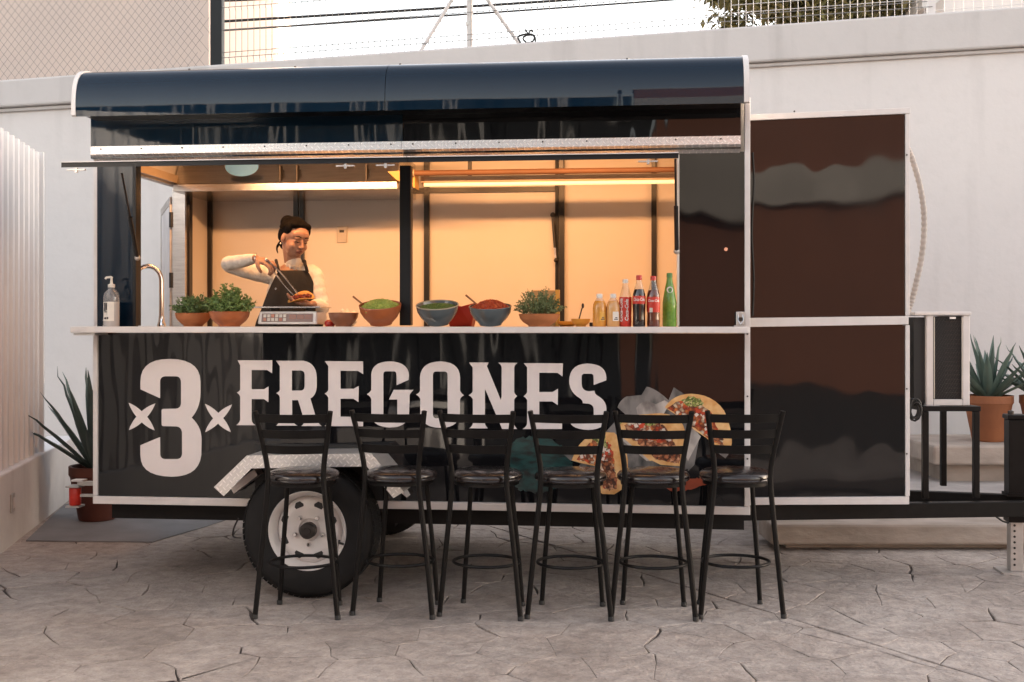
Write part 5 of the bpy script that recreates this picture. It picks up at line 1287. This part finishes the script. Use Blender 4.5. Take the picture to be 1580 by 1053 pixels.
for px, lq, lab in ((925, 'juice', 'short bottle of bright orange juice, leftmost of the bottles'), (946, 'juice2', 'short bottle of pale cloudy juice, second of the bottles')):
    e = bottle('juice_bottle', px, -.14, Jp, 'clear', lq, .135, 'capwhite', (.0165, .150, .172), lab)
    N = 10; A_ = [(.0366 * math.sin(.1 + 1.0 * k / N), -.0366 * math.cos(.1 + 1.0 * k / N)) for k in range(N + 1)]
    lb = MB().add([(x, y, .03) for x, y in A_] + [(x, y, .078) for x, y in A_], [(k, k + 1, N + 2 + k, N + 1 + k) for k in range(N)]).build('label', 'yellow' if lq == 'juice' else 'capwhite', e, True)
    mk = MB()
    for z0, w0, w1 in ((.036, .3, .9), (.044, .45, .8)):
        B_ = [(.0372 * math.sin(w), -.0372 * math.cos(w)) for w in [w0 + (w1 - w0) * k / 5 for k in range(6)]]
        mk.add([(x, y, z0) for x, y in B_] + [(x, y, z0 + .005) for x, y in B_], [(k, k + 1, 7 + k, 6 + k) for k in range(5)])
    mk.build('label_lettering', 'printdark', lb)
Cp = [(0, 0), (.029, 0), (.032, .006), (.0315, .04), (.0305, .06), (.033, .10), (.0335, .14), (.031, .165), (.023, .195), (.0155, .222), (.0135, .235), (.0135, .250), (0, .250)]
e = bottle('soda_bottle', 965, -.13, [(r * .98, z * .97) for r, z in Cp], 'glass', 'redlabel', .150, 'capwhite', (.0155, .228, .248), 'red labelled soda bottle with a white cap, third of the bottles', (.02, .155), 'redlabel')
wrap_text(e, 'Coca-Cola', .028, .0352, .085, 'printwhite', vert=True, ang0=-.55); wrap_text(e, 'Coca-Cola', .026, .0352, .085, 'printwhite', vert=True, ang0=.35)
e = bottle('cola_bottle', 986, -.15, [(r * 1.03, z * 1.03) for r, z in Cp], 'glass', 'cola', .195, 'capred', (.0155, .243, .268), 'dark cola bottle with a red band label and red cap', (.118, .160), 'redlabel')
wrap_text(e, 'Coca-Cola', .0155, .0357, .141, 'printwhite', flat=1.5)
e = bottle('cola_bottle', 1008, -.14, [(r * 1.05, z * 1.02) for r, z in Cp], 'glass', 'amber', .190, 'capred', (.0155, .241, .264), 'reddish cola bottle with a tall red label, beside the green bottle', (.075, .155), 'redlabel')
wrap_text(e, 'Coca-Cola', .0155, .0362, .135, 'printwhite', flat=1.2)
wd = MB().box(-.022, -.006, -.0375, -.0358, .075, .098).build('label_patch', 'outlet', e)
Gp = [(0, 0), (.034, 0), (.037, .006), (.037, .10), (.0375, .125), (.034, .150), (.026, .195), (.0175, .235), (.0145, .255), (.0145, .278), (0, .278)]
e = bottle('green_bottle', 1033, -.03, Gp, 'greenglass', None, 0, 'capgreen', (.016, .262, .284), 'tall green glass bottle with a round emblem, rightmost of the bottles')
w0 = MB(); cz = .195
for rr, m_, o in ((.017, 'printwhite', .0), (.010, 'capgreen', .0012)):
    pts = [(rr * math.cos(w), cz + rr * math.sin(w)) for w in [2 * math.pi * k / 20 for k in range(20)]]
    vs = [Vector((.0268 * 1.03 * math.sin(x / .027), -(at_r(Gp, z) + .0012 + o) * math.cos(x / .027), z)) for x, z in pts]
    MB().add(vs, [tuple(range(20))]).build('emblem', m_, e)
rg = random.Random(2); mb = MB()
for _ in range(110):
    a_ = rg.uniform(-1.5, 1.5); z = rg.uniform(.012, .13); r_ = at_r(Gp, z) + .0005; s_ = rg.uniform(.0008, .0018)
    mb.ell((r_ * math.sin(a_), -r_ * math.cos(a_), z), (s_, s_, s_), 6, 4)
mb.build('dew', 'greenglass', e)

# ================================================================== THE COOK
PO = FY(452, 500, .46); PO.z = .602
pe = empty('person', PO, YAW, 'woman in white top and black apron behind the counter, filling a taco with tongs', 'person')
PD = (.46 - CAM[1]) * CA - PO.x * SA
def pp(px, py, d=0.0):              # photo pixel -> the cook's own frame, d metres towards the viewer
    DD = PD - d
    return Vector(((px - 452) / FPX * DD + (452 - 790) / FPX * (DD - PD), -d, 1.47 - (py - HZ) / FPX * DD - PO.z))
def limb(mb, pts, rs, n=14, k=6, fold=0.0):
    ps = smooth_path(pts, k); m_ = len(ps); rr = []
    for i in range(m_):
        t = i / k; j = min(int(t), len(rs) - 2); f = t - j; rr.append((rs[j] + (rs[j + 1] - rs[j]) * f) * (1 + fold * math.sin(i * 1.35) + fold * .6 * math.sin(i * 2.3 + 1)))
    mb.tube(ps, rr, n); mb.ell(ps[0], (rr[0],) * 3, n, 8); mb.ell(ps[-1], (rr[-1],) * 3, n, 8)
def organic(mb, name, m, parent, vox, sm=4):
    o = mb.build(name, m, parent, fix=False)
    r_ = o.modifiers.new('remesh', 'REMESH'); r_.mode = 'VOXEL'; r_.voxel_size = vox; r_.use_smooth_shade = True
    s_ = o.modifiers.new('smooth', 'SMOOTH'); s_.iterations = sm; s_.factor = .5
    return o
# key joints
sh_r = pp(416, 424, -.01); el_r = pp(352, 408, .13); wr_r = pp(394, 399, .26)
sh_l = pp(484, 426, .0); el_l = pp(497, 474, .05); wr_l = pp(483, 470, .22)
hc = pp(455, 369, .05)                                         # head centre
fw = Vector((.60, -.72, -.30)).normalized(); side = fw.cross(Vector((0, 0, 1))).normalized(); up = side.cross(fw).normalized()
roll = Matrix.Rotation(R(-6), 3, fw); side = roll @ side; up = roll @ up
HM = Matrix((side, fw, up)).transposed()                        # head axes: x = her right... , y = forward, z = up
S = 1.03
def hp_(x, y, z): return hc + HM @ (Vector((x, y, z)) * S)
bd = MB()
# head
def hel(c, r): bd.ell(hp_(*c), tuple(q * S for q in r), 24, 16, HM)
hel((0, -.012, .030), (.074, .090, .082)); hel((0, .026, -.028), (.060, .060, .072)); hel((0, .044, -.072), (.034, .034, .026)); hel((0, .058, .035), (.052, .026, .034))
for s in (-1, 1):
    hel((s * .034, .056, -.030), (.022, .022, .022)); hel((s * .0715, -.008, -.008), (.010, .017, .027)); hel((s * .027, .076, .018), (.018, .010, .007)); hel((s * .027, .072, .001), (.014, .011, .009))
bd.tube([hp_(0, .080, .012), hp_(0, .094, -.010), hp_(0, .104, -.026)], [.006, .008, .0105], 10); bd.ell(hp_(0, .102, -.026), (.0115,) * 3, 10, 8)
for s in (-1, 1): bd.ell(hp_(s * .010, .094, -.029), (.008, .008, .007), 10, 8)
hel((0, .082, -.049), (.020, .010, .006)); hel((0, .080, -.058), (.018, .010, .0065))
limb(bd, [hc + HM @ Vector((0, -.025, -.05)), pp(452, 412, .0), pp(450, 432, -.01)], [.052, .048, .058])
# hidden trunk and legs so that the figure stands on the trailer floor
limb(bd, [pp(450, 428, -.01), pp(448, 480, -.02), Vector((0, .02, .80))], [.09, .10, .12], 16)
for s in (-1, 1): limb(bd, [Vector((s * .075, .02, .78)), Vector((s * .08, .0, .42)), Vector((s * .085, .02, .06)), Vector((s * .09, -.10, .035))], [.085, .058, .038, .036])
# arms (wrist ends show) and hands
limb(bd, [pp(424, 424, -.005), sh_r, sh_r.lerp(el_r, .5) + Vector((0, 0, -.008)), el_r, el_r.lerp(wr_r, .55), el_r.lerp(wr_r, .90), wr_r], [.036, .034, .028, .024, .022, .022, .023])
limb(bd, [pp(474, 424, -.005), sh_l, sh_l.lerp(el_l, .5), el_l, el_l.lerp(wr_l, .5), el_l.lerp(wr_l, .86), wr_l], [.036, .034, .028, .024, .022, .022, .023])
def hand(wr, dirv, palm_n, curls, thumb, sc=1.0, spread=.0):
    d = dirv.normalized(); n = (palm_n - d * palm_n.dot(d)).normalized(); a = d.cross(n).normalized()
    pc = wr + d * .048 * sc
    mt = Matrix((a, d, n)).transposed()
    bd.ell(pc, (.037 * sc, .047 * sc, .016 * sc), 18, 12, mt)
    for k, (u, L_) in enumerate(((-.032, .062), (-.011, .076), (.011, .072), (.031, .056))):
        p = pc + a * u * sc + d * .036 * sc; c_ = 0.0; pts = [p]
        for j, seg in enumerate((.42, .32, .26)):
            c_ += curls[k] * (.55 if j == 0 else 1.0)
            p = p + (d * math.cos(c_) + n * math.sin(c_)) * (L_ * seg * sc) + a * (u * spread); pts.append(p)
        limb(bd, pts, [.0088 * sc, .0080 * sc, .0073 * sc, .0062 * sc], 10, 3)
    p = pc + a * thumb[0] * .030 * sc - d * .015 * sc
    q1 = p + (a * thumb[0] * .55 + d * .6 + n * thumb[1]).normalized() * .034 * sc; q2 = q1 + (d * .75 + n * (thumb[1] + .45) - a * thumb[0] * .2).normalized() * .030 * sc
    limb(bd, [p, q1, q2], [.0125 * sc, .0105 * sc, .0085 * sc], 10, 3)
tg0 = pp(411, 401, .30); tg1 = pp(459, 457, .27)                # tongs line
hand(wr_r, pp(424, 410, .30) - wr_r, Vector((0, .25, -1)), (.75, .85, .95, 1.05), (-1, .5), 1.12)
hand(wr_l, pp(455, 466, .27) - wr_l, Vector((0, -.2, 1)), (.35, .35, .38, .4), (1, .4), 1.08, .05)
organic(bd, 'body', 'skin', pe, .0040, 3)
# face details
for s in (-1, 1):
    MB().tube(smooth_path([hp_(s * .012, .0855, .027), hp_(s * .027, .0855, .0315), hp_(s * .043, .0745, .026)], 4), [.002, .0026, .003, .003, .003, .0028, .0024, .002, .001], 8).build('eyebrow', 'hair', pe, True)
    MB().tube([hp_(s * .013, .0850, .0015), hp_(s * .026, .0858, -.003), hp_(s * .040, .0755, .001)], [.0014, .0026, .0014], 8).build('eyelash', 'hair', pe, True)
MB().tube([hp_(-.021, .0835, -.0525), hp_(-.009, .0915, -.049), hp_(0, .0925, -.0505), hp_(.009, .0915, -.049), hp_(.021, .0835, -.0525)], [.0015, .0038, .0032, .0038, .0015], 8).build('upper_lip', 'lips', pe, True)
MB().tube([hp_(-.018, .0835, -.0575), hp_(0, .0905, -.0605), hp_(.018, .0835, -.0575)], [.0015, .0048, .0015], 8).build('lower_lip', 'lips', pe, True)
# hair with a low bun
hr = MB()
def hl(c, r): hr.ell(hp_(*c), tuple(q * S for q in r), 24, 16, HM)
hl((0, -.034, .038), (.079, .080, .080)); hl((0, .003, .080), (.065, .058, .038)); hl((0, -.075, .02), (.062, .052, .062)); hl((0, -.124, .066), (.042, .040, .044)); hl((0, -.085, -.045), (.042, .032, .045))
for s in (-1, 1): hl((s * .061, -.004, .052), (.018, .046, .038)); hl((s * .036, .030, .084), (.030, .030, .022)); hl((s * .066, -.044, .01), (.016, .032, .044))
ho = organic(hr, 'hair', 'hair', pe, .006, 3)
rh = random.Random(31); mb = MB()
for _ in range(260):
    ph = rh.uniform(-1.75, 1.75); d0 = Vector((math.sin(ph), .50 * max(0, math.cos(ph)) + .10, .82 * math.cos(ph) + .12)).normalized(); d1 = Vector((rh.uniform(-.22, .22), -1, rh.uniform(-.05, .35))).normalized()
    ps = []; lift = rh.uniform(1.0, 1.035)
    for k in range(9):
        d = d0.lerp(d1, k / 8)
        if d.length < .15: d = d + Vector((.2 * math.copysign(1, ph), 0, .2))
        d.normalize(); ps.append(hp_(.080 * d.x * lift, -.032 + .083 * d.y * lift, .038 + .082 * d.z * lift))
    mb.tube(ps, [.0012, .002, .0022, .0022, .0022, .0022, .002, .0016, .001], 4, cap=False)
tag(mb.build('hair_strands', 'hair', ho, True), kind='stuff')
MB().tube(smooth_path([hp_(.03, -.10, -.05), hp_(.03, -.12, -.09), hp_(.02, -.11, -.12)], 4), [.008, .008, .008, .008, .006, .006, .005, .004, .001], 6).build('loose_lock', 'hair', ho, True)
for s in (-1, 1): MB().ell(hp_(s * .078, -.006, -.040), (.006, .006, .006), 10, 8).build('earring', 'chrome', pe, True)
# white top
sh = MB()
T0, T1, T2 = pp(450, 426, -.01), pp(449, 455, -.01), pp(447, 500, -.01)
def torso(c, rx, ry, rz): sh.ell(c, (rx, ry, rz), 28, 16)
torso(T0 + Vector((0, 0, -.02)), .135, .090, .075); torso(T1, .145, .105, .12); torso(T2, .150, .115, .14); torso(T2 - Vector((0, 0, .16)), .155, .12, .14)
limb(sh, [pp(424, 424, -.005), sh_r, sh_r.lerp(el_r, .5) + Vector((0, 0, -.008)), el_r, el_r.lerp(wr_r, .55), el_r.lerp(wr_r, .90)], [.062, .058, .050, .043, .038, .031], 16, 9, .022)
limb(sh, [pp(474, 424, -.005), sh_l, sh_l.lerp(el_l, .5), el_l, el_l.lerp(wr_l, .5), el_l.lerp(wr_l, .86)], [.062, .057, .049, .043, .038, .031], 16, 9, .022)
limb(sh, [pp(451, 432, -.005), pp(452, 414, .0), pp(453, 406, .012)], [.080, .052, .050], 18)
so_ = organic(sh, 'shirt', 'shirt', pe, .0055, 2)
# frilled collar
N = 60; cb = pp(454, 411, .010); mb = MB(); vs = []
ax = Vector((.10, -.25, 1)).normalized(); e1 = Vector((1, 0, -.10)).normalized(); e2 = ax.cross(e1)
for k in range(N):
    w = 2 * math.pi * k / N; rr = .054 + .003 * math.sin(w * 13)
    for (h, f) in ((-.016, 1.05), (.002, 1.0), (.014, 1.05)): vs.append(cb + (e1 * math.cos(w) + e2 * math.sin(w)) * rr * f + ax * (h + .004 * math.sin(w * 9 + 1)))
fs = [(3 * k + j, 3 * ((k + 1) % N) + j, 3 * ((k + 1) % N) + j + 1, 3 * k + j + 1) for k in range(N) for j in (0, 1)]
c_o = mb.add(vs, fs).build('collar', 'shirt', so_, True, ang=180); sm = c_o.modifiers.new('solid', 'SOLIDIFY'); sm.thickness = .004
# apron: bib wrapped round the front of the torso
vs = []; rows = ((418, 436, 478, .094), (428, 430, 484, .106), (440, 424, 488, .112), (456, 415, 492, .118), (472, 408, 494, .122), (488, 400, 496, .126), (504, 393, 497, .128), (540, 392, 498, .132))
Nc = 14
for (py, x0, x1, dep) in rows:
    for k in range(Nc + 1):
        u = k / Nc; px = x0 + (x1 - x0) * u; X = (px - 449) / 258.0
        hw = .170; y = -dep * math.sqrt(max(.02, 1 - (X / hw) ** 2)) - .010 - .004 * math.sin(u * 17 + py * .05)
        v = pp(px, py, 0); vs.append(Vector((X + (449 - 452) / 258.0, y + .0, v.z)))
fs = [(r_ * (Nc + 1) + k, r_ * (Nc + 1) + k + 1, (r_ + 1) * (Nc + 1) + k + 1, (r_ + 1) * (Nc + 1) + k) for r_ in range(len(rows) - 1) for k in range(Nc)]
ap = MB().add(vs, fs).build('apron', 'apron', pe, True, ang=180); sm = ap.modifiers.new('solid', 'SOLIDIFY'); sm.thickness = .004
sb_ = ap.modifiers.new('sub', 'SUBSURF'); sb_.levels = 1; sb_.render_levels = 1
for (a0, a1, a2) in ((vs[0], pp(428, 410, .075), pp(426, 402, -.02)), (vs[Nc], pp(471, 409, .080), pp(470, 403, .0))):
    MB().tube(smooth_path([a0 + Vector((0, -.003, -.012)), Vector(a0).lerp(a1, .6) + Vector((0, -.01, .004)), a1, a2], 4), .010, 6).build('strap', 'apron', ap, True)
bp_ = pp(426, 446, .125); MB().lathe([(.007, 0), (.005, -.003), (0, -.003)], 12, bp_ + Vector((0, -.004, 0)), 'y').build('button', 'chrome', ap, True)
MB().tube([wr_r + (pp(424, 410, .30) - wr_r).normalized() * .004 + Vector((0, .030 * math.cos(w), .030 * math.sin(w))) for w in [2 * math.pi * k / 20 for k in range(20)]], .003, 6, closed=True).build('bracelet', 'chrome', pe, True)
# tongs and taco held in her hands
WM = Matrix.Translation(PO) @ Matrix.Rotation(YAW, 4, 'Z')
to = empty('tongs', WM @ tg0, 0, 'steel kitchen tongs in the cook\'s raised hand', 'tongs')
dt = (WM @ tg1) - (WM @ tg0); nn = dt.normalized().cross(Vector((0, 1, 0))).normalized()
for s in (-1, 1):
    ps = [nn * (s * o) + dt * t for t, o in ((0, .003), (.25, .011), (.55, .014), (.85, .012), (1.0, .008))]
    mb = MB(); vs = []
    for p, w in zip(ps, (.009, .013, .015, .017, .020)):
        for yy in (-w, w):
            for q in (0, .002): vs.append(p + Vector((0, yy, 0)) + nn * (q * s))
    fs = []
    for k in range(4):
        i = 4 * k; fs += [(i, i + 2, i + 6, i + 4), (i + 1, i + 5, i + 7, i + 3), (i, i + 4, i + 5, i + 1), (i + 2, i + 3, i + 7, i + 6)]
    fs += [(0, 1, 3, 2), (16, 18, 19, 17)]
    mb.add(vs, fs).build('arm', 'steel', to)
MB().ell((0, 0, 0), (.010, .010, .010), 10, 8).build('hinge', 'chrome', to, True)
tc_ = WM @ pp(465, 463, .285)
ta = empty('taco', tc_, YAW, 'open taco with red meat filling in the cook\'s left hand', 'taco')
vs = []; Nr, Na = 5, 28
for i in range(Nr + 1):
    for k in range(Na):
        w = 2 * math.pi * k / Na; r_ = .078 * i / Nr; x, y = r_ * math.cos(w), r_ * math.sin(w)
        vs.append(Vector((x, y * .72, .36 * (y * y) / .078 + .003 * math.sin(3 * w + i))))
fs = [(i * Na + k, i * Na + (k + 1) % Na, (i + 1) * Na + (k + 1) % Na, (i + 1) * Na + k) for i in range(Nr) for k in range(Na)]
rotm = Matrix.Rotation(R(26), 3, 'X') @ Matrix.Rotation(R(-10), 3, 'Y')
tt = MB().add([rotm @ v for v in vs], fs).build('tortilla', 'tortilla', ta, True, ang=180); sm = tt.modifiers.new('solid', 'SOLIDIFY'); sm.thickness = .004
rg = random.Random(8); mb = MB()
for _ in range(150):
    x = rg.uniform(-.055, .055); y = rg.uniform(-.020, .020); s_ = rg.uniform(.004, .009)
    mt = (Matrix.Rotation(rg.uniform(0, 6), 3, 'Z') @ Matrix.Rotation(rg.uniform(-1, 1), 3, 'X')).to_4x4(); mt.translation = rotm @ Vector((x, y, .010 + .014 * (1 - (x / .06) ** 2) * rg.random()))
    mb.box(-s_, s_, -s_ * .6, s_ * .6, -s_ * .5, s_ * .5, mt)
mb.build('filling', 'meat', ta)
mb = MB()
for _ in range(34):
    x = rg.uniform(-.05, .05); y = rg.uniform(-.018, .018); s_ = rg.uniform(.003, .006); mt = Matrix.Rotation(rg.uniform(0, 6), 4, 'Z'); mt.translation = rotm @ Vector((x, y, .026))
    mb.box(-s_, s_, -s_, s_, -s_ * .5, s_ * .5, mt)
mb.build('salsa_bits', 'salsar', ta)
